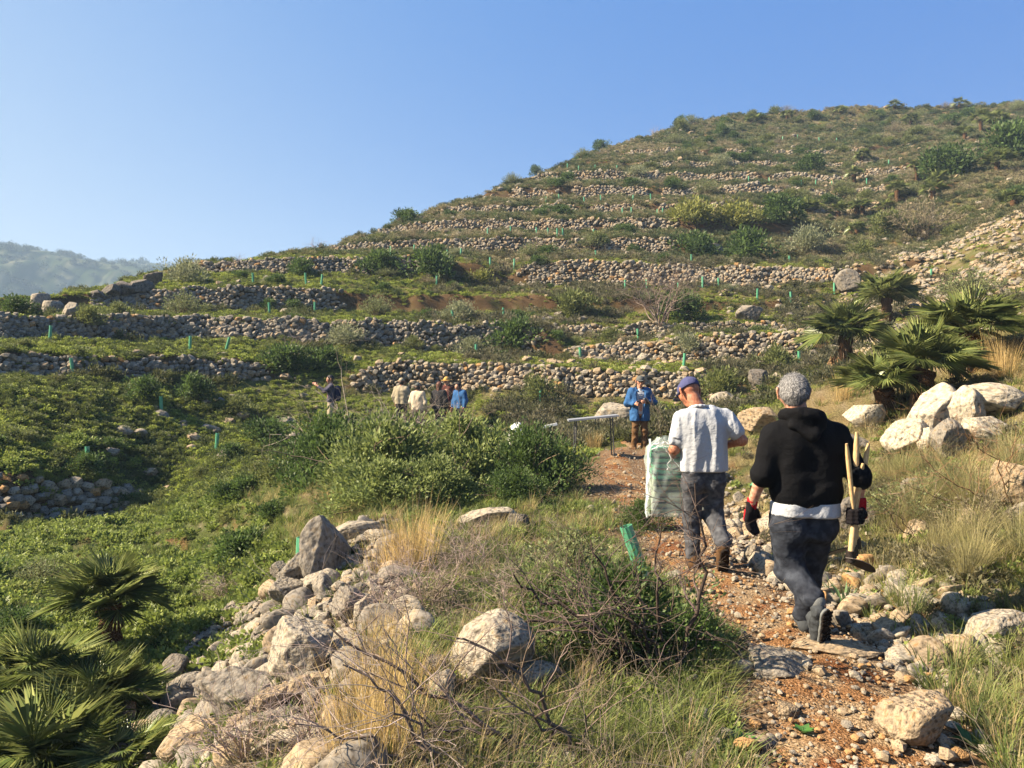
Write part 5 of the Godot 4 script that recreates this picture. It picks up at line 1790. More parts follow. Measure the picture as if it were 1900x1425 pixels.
	m6.box(V(0, 0.72, 0), V(0.36, 0.26, 0.03), Color.WHITE)
	part(sg, "panel", m6.mesh(), mats.white_plastic)
	var m7 := Mb.new()
	m7.tube(PackedVector3Array([V(0, -0.2, -0.03), V(0, 0.72, -0.03)]), PackedFloat32Array([0.025, 0.025]), 6, Color.WHITE)
	part(sg, "stake", m7.mesh(), mats.dark_metal)

# ---------------------------------------------------------------- plants
var plant_mesh := {}

func hue(a: Color, b: Color, t: float, jitter := 0.25) -> Color:
	var c := a.lerp(b, clampf(t, 0.0, 1.0))
	var k := 1.0 + rng.randf_range(-jitter, jitter)
	k *= 1.75
	return Color(c.r * k, c.g * k, c.b * k * rng.randf_range(0.85, 1.1))

# a crown of leaves in uneven clumps, unit radius 1 across the ground, resting on y = 0
func crown(clumps: int, per: int, length: float, width: float, tall: float, up: float, c0: Color, c1: Color, spread := 0.30) -> ArrayMesh:
	var mb := Mb.new()
	for k in clumps:
		var a := rng.randf() * TAU
		var e := pow(rng.randf(), 0.7) * PI * 0.5
		var rr := pow(rng.randf(), 0.45) * rng.randf_range(0.7, 1.0)
		var ctr := Vector3(cos(a) * cos(e), sin(e) * tall, sin(a) * cos(e)) * rr
		ctr.y += 0.06
		var size := spread * rng.randf_range(0.6, 1.2)
		var shade := rng.randf()
		for q in per:
			var o := Vector3(rng.randfn(), rng.randfn(), rng.randfn())
			o = o.normalized() * pow(rng.randf(), 0.5) * size
			o.y *= 0.85
			var p := ctr + o
			if p.y < 0.01: p.y = rng.randf() * 0.12
			var dir := (o.normalized() + ctr * 0.6 + Vector3(0, up, 0) + Vector3(rng.randfn(), rng.randfn(), rng.randfn()) * 0.35).normalized()
			var side := dir.cross(Vector3(rng.randfn(), rng.randfn() + 1.2, rng.randfn())).normalized()
			mb.leaf(p, dir, side, length * rng.randf_range(0.6, 1.25), width * rng.randf_range(0.7, 1.2), hue(c0, c1, shade * 0.6 + rng.randf() * 0.5))
	return mb.mesh()

# fine upright stems with needle leaves: broom, rosemary
func broom(stems: int, per: int, tall: float, c0: Color, c1: Color, w := 0.02) -> ArrayMesh:
	var mb := Mb.new()
	for k in stems:
		var a := rng.randf() * TAU
		var sp := pow(rng.randf(), 0.7)
		var base := Vector3(cos(a), 0, sin(a)) * sp * 0.25
		var top := Vector3(cos(a) * sp, tall * (1.15 - sp * 0.55) * rng.randf_range(0.6, 1.1), sin(a) * sp)
		var shade := rng.randf()
		var prev := base
		for q in per:
			var t := (q + 1.0) / per
			var p := base.lerp(top, t) + Vector3(0, sin(t * PI) * 0.06, 0) + Vector3(rng.randfn(), rng.randfn(), rng.randfn()) * 0.018
			var side := Vector3(rng.randfn(), rng.randfn(), rng.randfn()).normalized()
			mb.leaf(prev, (p - prev).normalized(), (p - prev).normalized().cross(side).normalized(), prev.distance_to(p) * 1.1, w * 0.5, Color(0.10, 0.075, 0.05))
			if t > 0.3:
				for z in 3:
					var dir := ((p - prev).normalized() + Vector3(rng.randfn(), rng.randfn(), rng.randfn()) * 0.6).normalized()
					var sd := dir.cross(Vector3(rng.randfn(), rng.randfn(), rng.randfn())).normalized()
					mb.leaf(p, dir, sd, rng.randf_range(0.05, 0.12), w, hue(c0, c1, shade * 0.6 + rng.randf() * 0.4))
			prev = p
	return mb.mesh()

func tuft(blades: int, length: float, width: float, spread: float, bend: float, c0: Color, c1: Color, root := 0.06) -> ArrayMesh:
	var mb := Mb.new()
	for k in blades:
		var a := rng.randf() * TAU
		var out := Vector3(cos(a), 0, sin(a))
		var dir := (Vector3.UP + out * rng.randf() * spread).normalized()
		var cc := hue(c0, c1, rng.randf())
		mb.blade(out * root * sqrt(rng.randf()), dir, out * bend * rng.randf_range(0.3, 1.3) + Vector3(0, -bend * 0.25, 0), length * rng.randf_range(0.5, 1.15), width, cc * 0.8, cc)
	return mb.mesh()

# crooked bare twigs: boughs that fork again and again
func bough(mb: Mb, p: Vector3, dir: Vector3, length: float, r: float, depth: int, crook: float, col: Color, droop := 0.0) -> void:
	var pts := PackedVector3Array([p])
	var rad := PackedFloat32Array([r])
	var segs := 5 if depth > 1 else 3
	var d := dir
	var q := p
	var forks := []
	for k in segs:
		d = (d + Vector3(rng.randfn(), rng.randfn() * 0.8, rng.randfn()) * crook - Vector3(0, droop, 0)).normalized()
		q += d * length / segs
		pts.append(q)
		rad.append(lerpf(r, r * 0.45, (k + 1.0) / segs))
		if depth > 0 and k >= 1 and rng.randf() < 0.8:
			forks.append([q, d, rad[-1]])
	mb.tube(pts, rad, 5 if r > 0.006 else 3, hue(col, col * 1.4, rng.randf(), 0.15))
	if depth > 0:
		forks.append([q, d, rad[-1]])
		for f in forks:
			var nd: Vector3 = (f[1] + Vector3(rng.randfn(), rng.randfn() * 0.7 + 0.1, rng.randfn()) * 0.75).normalized()
			bough(mb, f[0], nd, length * rng.randf_range(0.5, 0.8), maxf(f[2] * 0.75, 0.0012), depth - 1, crook * 1.1, col, droop)

func make_plants() -> void:
	var dark := Color(0.022, 0.036, 0.012)
	var leafg := Color(0.060, 0.092, 0.024)
	var olive := Color(0.105, 0.115, 0.038)
	var pale := Color(0.15, 0.165, 0.075)
	var yellow := Color(0.20, 0.195, 0.035)
	var brown := Color(0.15, 0.105, 0.065)
	plant_mesh.lentisk = []
	plant_mesh.olive_bush = []
	plant_mesh.yellow_bush = []
	plant_mesh.broom = []
	plant_mesh.sage = []
	plant_mesh.twiggy = []
	for k in 3:
		plant_mesh.lentisk.append(crown(46, 52, 0.13, 0.055, 0.85, 0.5, dark, leafg))
		plant_mesh.olive_bush.append(crown(46, 50, 0.13, 0.050, 0.85, 0.7, Color(0.055, 0.066, 0.022), olive))
	for k in 2:
		plant_mesh.yellow_bush.append(crown(40, 46, 0.14, 0.055, 0.75, 0.8, olive, yellow * 0.62))
		plant_mesh.broom.append(broom(170, 7, 1.0, Color(0.075, 0.09, 0.035), pale, 0.03))
		plant_mesh.sage.append(crown(42, 52, 0.11, 0.036, 0.7, 0.6, Color(0.085, 0.095, 0.055), Color(0.17, 0.175, 0.10)))
		plant_mesh.twiggy.append(broom(120, 7, 0.9, Color(0.10, 0.085, 0.055), Color(0.20, 0.165, 0.105), 0.014))
	plant_mesh.lush = [crown(40, 46, 0.15, 0.085, 0.6, 0.6, Color(0.056, 0.084, 0.018), Color(0.140, 0.168, 0.042)), crown(44, 46, 0.13, 0.07, 0.7, 0.6, Color(0.062, 0.080, 0.020), Color(0.155, 0.165, 0.050))]
	plant_mesh.big_lentisk = []
	plant_mesh.big_olive = []
	for k in 2:
		plant_mesh.big_lentisk.append(crown(110, 90, 0.060, 0.026, 0.9, 0.5, dark, leafg * 1.1, 0.22))
		plant_mesh.big_olive.append(crown(110, 90, 0.066, 0.032, 0.9, 0.6, Color(0.052, 0.070, 0.022), Color(0.135, 0.158, 0.052), 0.22))
	# ground cover
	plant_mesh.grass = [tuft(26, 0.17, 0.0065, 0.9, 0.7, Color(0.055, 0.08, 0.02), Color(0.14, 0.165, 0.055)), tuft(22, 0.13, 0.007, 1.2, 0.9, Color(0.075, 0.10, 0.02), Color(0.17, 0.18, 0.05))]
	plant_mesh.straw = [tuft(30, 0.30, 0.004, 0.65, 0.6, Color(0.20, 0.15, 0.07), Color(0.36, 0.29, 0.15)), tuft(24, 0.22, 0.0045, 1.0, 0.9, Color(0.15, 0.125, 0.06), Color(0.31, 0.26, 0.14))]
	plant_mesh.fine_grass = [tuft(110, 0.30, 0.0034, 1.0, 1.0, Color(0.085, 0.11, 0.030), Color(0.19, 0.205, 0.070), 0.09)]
	plant_mesh.golden = [tuft(90, 0.62, 0.0036, 0.40, 0.35, Color(0.24, 0.17, 0.07), Color(0.42, 0.31, 0.14), 0.13)]
	plant_mesh.wispy = [tuft(230, 0.95, 0.0042, 0.85, 0.55, Color(0.13, 0.115, 0.05), Color(0.27, 0.235, 0.11), 0.12), tuft(200, 0.8, 0.0042, 1.1, 0.6, Color(0.10, 0.10, 0.04), Color(0.22, 0.215, 0.09), 0.12)]
	plant_mesh.herb = [crown(9, 9, 0.30, 0.22, 0.55, 0.5, Color(0.060, 0.084, 0.018), Color(0.150, 0.175, 0.044), 0.4)]
	var tw := Mb.new()
	for k in 9:
		var a := rng.randf() * TAU
		bough(tw, Vector3(cos(a), 0.0, sin(a)) * 0.08, Vector3(cos(a + 0.5), rng.randf_range(0.3, 1.2), sin(a + 0.5)).normalized(), rng.randf_range(0.12, 0.3), 0.0028, 1, 0.3, Color(0.75, 0.72, 0.70))
	plant_mesh.twigs = [tw.mesh()]
	plant_mesh.scrub = [crown(16, 13, 0.24, 0.11, 0.7, 0.7, Color(0.6, 0.6, 0.6), Color(1.15, 1.15, 1.15), 0.34), crown(14, 13, 0.28, 0.075, 0.85, 1.0, Color(0.6, 0.6, 0.6), Color(1.15, 1.15, 1.15), 0.34)]

func shrub(called: String, label: String, group: String, kind: String, p: Vector3, radius: float, tall := 1.0, stems := 0) -> Node3D:
	var list: Array = plant_mesh[kind]
	var o := thing(called, label, "shrub", p - Vector3(0, 0.05, 0), group)
	o.rotation.y = rng.randf() * TAU
	part(o, "foliage", list[rng.randi() % list.size()], mats.leaf, Transform3D(Basis.from_scale(Vector3(radius, radius * tall, radius)), Vector3.ZERO))
	for s in stems:
		var mb := Mb.new()
		var a := TAU * s / stems + rng.randf()
		bough(mb, Vector3.ZERO, Vector3(cos(a) * 0.8, 1.0, sin(a) * 0.8).normalized(), radius * 0.75, 0.012 * radius + 0.006, 1, 0.2, Color(0.075, 0.055, 0.042))
		part(o, "stem", mb.mesh(), mats.bark)
	return o

func shrub_px(called: String, label: String, group: String, kind: String, u: float, v: float, w: float, tall := 1.0, stems := 0, d0 := 2.2) -> Node3D:
	var p := hit(u, v, d0)
	return shrub(called, label, group, kind, p, w * 0.5 * -p.z / FOC, tall, stems)

func build_shrubs() -> void:
	if plant_mesh.is_empty(): make_plants()
	var mid := "bushes in the middle of the hollow"
	# the thicket in the middle, bush by bush: depth given by where each one stands
	for b in [
		["lentisk_bush", "dark dense bush at the left end of the central thicket", "big_lentisk", -3.15, 13.4, 1.35, 1.15],
		["lentisk_bush", "dark bush with bare grey stems below the photographing person", "big_lentisk", -4.2, 18.0, 1.4, 0.85],
		["lentisk_bush", "dark bush left of the hatted people, beneath the grey leafless stems", "big_lentisk", -3.3, 19.5, 1.4, 0.95],
		["olive_green_bush", "broad sunlit olive-green bush, front left of the central thicket", "big_olive", -2.0, 11.8, 1.35, 1.0],
		["olive_green_bush", "sunlit yellowish bush in the middle of the central thicket", "big_olive", -0.85, 13.0, 1.45, 1.0],
		["olive_green_bush", "olive-green bush beneath the group of people", "big_olive", -1.5, 17.5, 1.5, 0.72],
		["lentisk_bush", "dark green bush at the right end of the central thicket, beside the path", "big_lentisk", 0.30, 12.2, 1.1, 1.15],
		["olive_green_bush", "light green bush in front of the white sack", "big_olive", 0.25, 15.0, 1.05, 0.95],
		["olive_green_bush", "low olive bush at the near foot of the central thicket", "big_olive", -1.1, 10.9, 0.9, 0.9],
		["olive_green_bush", "olive-green bush at the near left foot of the central thicket", "big_olive", -1.75, 10.6, 1.0, 0.85],
		["lentisk_bush", "low dark bush in the shade under the right of the thicket", "big_lentisk", 0.05, 10.8, 0.75, 0.95]]:
		var o := shrub(b[0], b[1], mid, b[2], on_ground(b[3], -b[4]), b[5], b[6], 3)
		o.position.y -= 0.1
	# nearer bushes
	shrub_px("lentisk_bush", "leafy green bush around the dead branches, in front of the leaning green guard", "", "big_lentisk", 1150, 1225, 420, 1.0, 4)
	shrub_px("lentisk_bush", "leafy green bush left of the leaning green guard", "", "big_olive", 1010, 1130, 230, 0.9, 2)
	shrub_px("lentisk_bush", "yellowish green leafy bush at the near right of the dead branches", "", "big_olive", 1285, 1215, 190, 0.8, 2)
	shrub_px("lentisk_bush", "yellowish green leafy bush at the near left of the dead branches", "", "big_olive", 1075, 1230, 220, 0.75, 2)
	shrub_px("lentisk_bush", "dark low bush at the path edge right of the dead branches", "", "big_lentisk", 1300, 1190, 170, 0.8, 2)
	shrub_px("lentisk_bush", "small round green bush left of the plastic sack", "", "big_lentisk", 1192, 985, 130, 1.1, 2)
	shrub_px("rosemary_bush", "feathery light-green shrub behind the leaning green guard", "", "broom", 1060, 1085, 210, 1.0, 2)
	shrub_px("rosemary_bush", "thin pale-green shrub left of the feathery shrub", "", "broom", 960, 1090, 130, 0.9, 1)
	shrub_px("broom_bush", "wispy olive broom right of the tools", "", "broom", 1690, 965, 190, 0.75, 2)
	shrub_px("broom_bush", "wispy tan broom on the bank at the right edge", "", "twiggy", 1830, 985, 200, 0.9, 2)
	shrub_px("broom_bush", "loose green broom below the outcrop", "", "broom", 1770, 915, 150, 0.8, 1)
	shrub_px("dry_thicket", "tangle of purplish-brown dry twigs behind the big cracked boulder", "", "twiggy", 800, 1150, 230, 0.75, 3)
	shrub_px("dry_thicket", "low brown twiggy growth right of the topmost boulder of the bank", "", "twiggy", 690, 1120, 120, 0.6, 2)
	shrub_px("dry_thicket", "grey-brown twigs at the bottom edge on the left", "", "twiggy", 480, 1440, 210, 0.6, 2)
	shrub_px("dry_thicket", "dry brown twigs above the rubble bank", "", "twiggy", 420, 1105, 120, 0.5, 1)
	shrub_px("dry_thicket", "dead grey stalks standing in the grass left of the path", "", "twiggy", 1170, 1320, 90, 1.0, 0)
	shrub_px("spreading_shrub", "straw-tinted bushy tussock at left below the shaded wall", "", "broom", 75, 1085, 130, 0.75, 1)
	shrub_px("lentisk_bush", "dark shrub between the palms at the left edge", "", "lentisk", 40, 1170, 130, 0.8, 1)
	shrub_px("lentisk_bush", "dark bush behind the plastic sack's path bend", "", "lentisk", 1010, 905, 130, 0.8, 1)
	for b in [[1655, 985, 0.8, 0, "wispy olive-tan esparto clump right of the tools"], [1745, 930, 0.9, 1, "wispy green esparto clump below the cleft rock"], [1830, 960, 1.0, 0, "wispy tan esparto clump at the right edge"], [1700, 880, 0.8, 0, "wispy tan esparto clump at the left foot of the outcrop"], [1890, 1040, 0.8, 1, "wispy green esparto clump at the right edge above the shade"], [1790, 1010, 0.7, 1, "wispy esparto clump in the middle of the right bank"], [1610, 905, 0.7, 0, "wispy tan esparto clump against the right sleeve of the person in black"], [1870, 880, 0.9, 0, "wispy tan esparto clump under the long slanting rock"]]:
		var e := thing("esparto_clump", b[4], "grass", hit(b[0], b[1]), "wispy clumps on the right bank")
		for q in 2:
			part(e, "blades", plant_mesh.wispy[(b[3] + q) % 2], mats.grass, Transform3D(Basis(Vector3.UP, rng.randf() * TAU).scaled(Vector3.ONE * b[2] * 0.8), Vector3(rng.randf_range(-0.15, 0.15), 0, rng.randf_range(-0.15, 0.15))))
	# shrubs on the terraces, as the photograph shows them
	var terr := [
		[35, 588, 80, "lentisk", "dark shrub at the left edge on the end of the terraces"], [160, 604, 66, "olive_bush", "green shrub growing over the left end of the long shaded wall"],
		[220, 590, 60, "olive_bush", "olive shrub right of the one that overhangs the long shaded wall"], [342, 588, 70, "broom", "rounded olive broom at the foot of the curving wall"],
		[495, 577, 44, "lentisk", "dark shrub against the curving wall, left one of two"], [545, 579, 40, "lentisk", "dark shrub against the curving wall, right one of two"],
		[345, 528, 90, "sage", "grey-green shrub on the left skyline terrace"], [560, 513, 66, "lentisk", "dark shrub before the wall near the skyline"],
		[700, 508, 90, "lentisk", "dark shrub in the gap of the skyline wall"], [800, 520, 110, "lentisk", "wide dark shrub in the shade below the second terrace"],
		[893, 530, 58, "yellow_bush", "bright yellow-green shrub left of the tall sunlit wall"], [1062, 594, 100, "olive_bush", "tall olive shrub below the tall sunlit wall"],
		[955, 652, 110, "lentisk", "dark shrub at the right end of the long wall"], [870, 660, 80, "sage", "greyish shrub in front of the long wall"],
		[640, 640, 90, "sage", "greyish shrub before the middle of the long wall"], [520, 690, 110, "lentisk", "dark shrub at the right end of the low pale wall"],
		[600, 690, 90, "lentisk", "dark shrub right of the gap in the low pale wall"], [270, 745, 80, "lentisk", "dark green shrub right of the dark earth bank"],
		[360, 742, 80, "lentisk", "green shrub midway below the low pale wall"], [500, 830, 110, "lentisk", "dark shrub in the hollow left of the thicket"],
		[440, 770, 70, "olive_bush", "olive shrub on the green bank left of the photographing person"], [985, 482, 50, "broom", "pale broom on the terrace above the tall sunlit wall's left end"],
		[1290, 482, 100, "lentisk", "dark scrub under the yellow-green patch"], [1390, 488, 110, "lentisk", "dark shaded scrub right of the round grey boulder"],
		[1500, 470, 100, "sage", "grey scrub left of the big twiggy bush"], [1715, 448, 130, "twiggy", "big dark twiggy bush above the scree"],
		[1650, 440, 80, "olive_bush", "olive shrub left of the big twiggy bush"], [1290, 418, 110, "yellow_bush", "yellow-green scrub mound, left part"],
		[1360, 425, 110, "yellow_bush", "yellow-green scrub mound, right part"], [1440, 415, 90, "lentisk", "dark mound right of the yellow-green scrub"],
		[1264, 236, 34, "lentisk", "single round dark bush standing on the ridge"], [760, 410, 36, "lentisk", "small dark bush on the falling skyline"],
		[995, 327, 32, "lentisk", "dark shrub on the skyline below the post"], [1116, 282, 38, "lentisk", "dark shrub at the foot of the black post on the skyline"],
		[950, 345, 34, "broom", "feathery shrub on the skyline"], [1500, 320, 60, "lentisk", "dark shrub high on the slope, below the ridge"],
		[1345, 240, 40, "lentisk", "dark low shrub below the ridge right of the round bush"], [1180, 330, 50, "sage", "grey shrub near the upper skyline"],
		[1800, 560, 110, "broom", "wispy green broom on the right-hand scree"], [1330, 740, 110, "olive_bush", "leafy shrub between the two nearest men's heads"],
		[1440, 690, 80, "olive_bush", "shrub above the grey-haired man's head"], [1000, 745, 80, "olive_bush", "green shrub before the low rubble wall"],
		[1340, 312, 50, "sage", "grey shrub beside the highest stone line"], [1210, 770, 60, "sage", "grey-green shrub right of the person in blue"],
		[1270, 655, 70, "sage", "grey shrub on the tumbled warm wall's terrace"], [1130, 640, 60, "olive_bush", "olive shrub at the left end of the tumbled warm wall"],
		[850, 595, 70, "sage", "greyish shrub above the right part of the long wall"], [700, 590, 60, "broom", "pale broom above the long wall"],
		[1870, 300, 120, "lentisk", "large dark shrub high at the right edge"], [1760, 330, 110, "lentisk", "dark shrub left of the large one high at the right edge"]]
	for s in terr:
		shrub_px("terrace_shrub", s[4], "shrubs on the terraces", s[3], s[0], s[1] - 2, s[2] * 1.2, rng.randf_range(0.85, 1.1), 0, 14.0)
	# bare-branched bush in the middle right of the slope
	bare_bush("bare_bush", "wide leafless grey bush on the terrace left of the lone boulder", hit(1225, 606, 24.0), 3.3, 0.04, 12, 3, Color(0.085, 0.065, 0.055))
	shrub_px("terrace_shrub", "dark evergreen behind the leafless bush", "shrubs on the terraces", "lentisk", 1265, 596, 130, 0.9, 0, 24.0)
	bare_bush("bare_bush", "small leafless bush on the ridge left of the round dark bush", hit(1213, 252, 50.0), 1.9, 0.025, 7, 2, Color(0.14, 0.11, 0.10))
	bare_bush("bare_bush", "leafless bush on the left skyline above the low terraces", hit(586, 466, 24.0), 1.1, 0.02, 5, 2, Color(0.14, 0.11, 0.10))
	bare_bush("bare_bush", "leafless bush on the skyline left of the upper wall", hit(440, 490, 24.0), 0.8, 0.016, 6, 2, Color(0.14, 0.11, 0.10))
	bare_bush("bare_bush", "tall grey leafless stems rising left of the hatted people", on_ground(-3.3, -17.6), 2.3, 0.03, 8, 3, Color(0.17, 0.14, 0.115))
	bare_bush("bare_bush", "grey leafless stems in front of the people at the low wall", on_ground(-2.0, -16.6), 1.7, 0.022, 6, 3, Color(0.17, 0.14, 0.115))
	bare_bush("bare_bush", "leafless stems before the middle of the long shaded wall", hit(545, 665, 20.0), 1.6, 0.022, 6, 2, Color(0.09, 0.07, 0.06))
	# scattered scrub one can still count, area by area
	var zones := [
		["rounded scrub bush on the upper slope between the stone lines", "scrub bushes on the upper slope", 130, 700.0, 1900.0, 46.0, 80.0, 0.4, 1.3],
		["low bush on the open hillside below the ridge", "bushes below the ridge", 110, 1250.0, 1950.0, 78.0, 114.0, 0.6, 1.7],
		["shrub on the middle terraces among the green guards", "shrubs of the middle terraces", 50, 350.0, 1500.0, 31.0, 44.0, 0.3, 0.75],
		["shrub on the green banks below the shaded walls", "shrubs of the green banks at left", 110, -100.0, 640.0, 11.0, 26.0, 0.25, 0.62]]
	var kinds := ["lentisk", "olive_bush", "sage", "broom", "olive_bush", "lentisk", "lentisk", "twiggy"]
	for z in zones:
		for k in z[2]:
			var u := rng.randf_range(z[3], z[4])
			var d := rng.randf_range(z[5], z[6])
			if z[3] < 0.0 and d > 12.0 and d < 17.2 and u < 330.0: continue
			if z[3] < 0.0 and d > 20.6 and u < 500.0 and rng.randf() < 0.7: continue
			var p := on_ground((u - CX) / FOC * d, -d)
			var kd: String = kinds[rng.randi() % kinds.size()]
			if z[3] < 0.0: kd = ["lush", "lush", "lush", "lentisk", "lush", "lentisk", "olive_bush"][rng.randi() % 7]
			shrub({"lentisk": "lentisk_shrub", "olive_bush": "olive_green_shrub", "sage": "sage_shrub", "broom": "broom_shrub", "twiggy": "twiggy_shrub", "lush": "leafy_shrub"}[kd], z[0], z[1], kd, p, rng.randf_range(z[7], z[8]), rng.randf_range(0.65, 1.0))
	# tangles of fine dead twigs in front
	for b in [[800, 1120, 0.75, "purplish-grey tangle of dead twigs above the big cracked boulder"], [720, 1150, 0.6, "purplish-grey tangle of dead twigs left of the first tangle"], [880, 1060, 0.6, "grey tangle of dead twigs before the flat-topped block"], [960, 1150, 0.55, "dark tangle of dead twigs right of the big cracked boulder"], [450, 1420, 0.6, "grey tangle of dead twigs at the bottom left"], [590, 1400, 0.55, "grey tangle of dead twigs over the bank's lower stones"], [420, 1100, 0.5, "grey tangle of dead twigs above the palms"]]:
		bare_bush("twig_tangle", b[3], hit(b[0], b[1]), b[2], 0.0055, 16, 2, Color(0.19, 0.145, 0.125))
	dead_branches()
	tussocks()

func bare_bush(called: String, label: String, p: Vector3, tall: float, r: float, n: int, depth: int, col: Color) -> Node3D:
	var o := thing(called, label, "shrub", p - Vector3(0, 0.05, 0), "leafless bushes")
	for k in n:
		var mb := Mb.new()
		var a := TAU * k / n + rng.randf()
		bough(mb, Vector3.ZERO, Vector3(cos(a) * rng.randf_range(0.3, 0.9), 1.0, sin(a) * rng.randf_range(0.3, 0.9)).normalized(), tall * rng.randf_range(0.45, 0.65), r, depth, 0.2, col)
		part(o, "branch", mb.mesh(), mats.bark)
	return o

func dead_branches() -> void:
	# [label, root pixel, boughs as [pixel of the tip, depth offset towards the camera, radius]]
	var specs := [
		["dead shrub with long dark branches spreading left across the bottom of the picture", 1062, 1432, Color(0.10, 0.075, 0.062),
			[[850, 1165, 0.05, 0.013, 3], [610, 1160, 0.0, 0.015, 3], [740, 1300, 0.2, 0.012, 3], [1010, 1270, 0.1, 0.011, 2], [700, 1390, 0.2, 0.011, 3], [1140, 1270, 0.05, 0.008, 2]]],
		["dead dark branches reaching left from the leafy bush by the path", 1246, 1258, Color(0.060, 0.045, 0.038),
			[[940, 1060, 0.0, 0.019, 3], [1090, 985, 0.0, 0.016, 3], [1282, 890, 0.1, 0.017, 3], [1225, 960, 0.15, 0.014, 3], [1130, 1110, 0.2, 0.013, 3], [930, 1140, 0.1, 0.018, 3], [1340, 1170, 0.15, 0.009, 2]]],
		["dead bare branches in front of the rubble bank at the bottom", 820, 1460, Color(0.13, 0.105, 0.09),
			[[640, 1220, 0.0, 0.011, 3], [560, 1330, 0.1, 0.009, 2], [700, 1290, 0.15, 0.009, 3]]],
		["thin brown branches leaning over the dry grass at the right", 1880, 940, Color(0.12, 0.07, 0.04),
			[[1700, 830, 0.0, 0.008, 3], [1790, 800, 0.1, 0.007, 3], [1640, 880, 0.2, 0.006, 2], [1900, 790, 0.0, 0.006, 2]]],
		["thin dark branch arching over the stones right of the tools", 1700, 1000, Color(0.06, 0.04, 0.03),
			[[1610, 880, 0.0, 0.006, 2], [1640, 935, 0.1, 0.005, 2]]]]
	for sp in specs:
		var root := hit(sp[1], sp[2])
		var o := thing("dead_shrub", sp[0], "dead shrub", root - Vector3(0, 0.03, 0), "dead shrubs in front")
		for bg in sp[4]:
			var d: float = -root.z - bg[2]
			var tip := Vector3((bg[0] - CX) / FOC * d, EYE - (bg[1] - CY) / FOC * d, -d) - root
			var mb := Mb.new()
			var pts := PackedVector3Array()
			var rad := PackedFloat32Array()
			var n := 12
			var side := tip.cross(Vector3(0, 0, 1)).normalized() * tip.length() * rng.randf_range(-0.14, 0.14)
			for k in n + 1:
				var t := float(k) / n
				var p := tip * t + side * sin(t * PI) + Vector3(rng.randfn(), rng.randfn(), rng.randfn()) * 0.018 * (1.0 if k > 0 else 0.0) + Vector3(0, 0.06 * sin(t * PI), 0)
				pts.append(p)
				rad.append(lerpf(bg[3], bg[3] * 0.28, t))
			mb.tube(pts, rad, 6, sp[3])
			for k in range(3, n):
				if rng.randf() < 0.75:
					var dir := (pts[k] - pts[k - 1]).normalized()
					bough(mb, pts[k], (dir + Vector3(rng.randfn(), rng.randfn() * 0.8 + 0.25, rng.randfn() * 0.8) * 0.7).normalized(), rng.randf_range(0.2, 0.5), rad[k] * 0.6, bg[4] - 1, 0.24, sp[3])
			part(o, "branch", mb.mesh(), mats.bark)

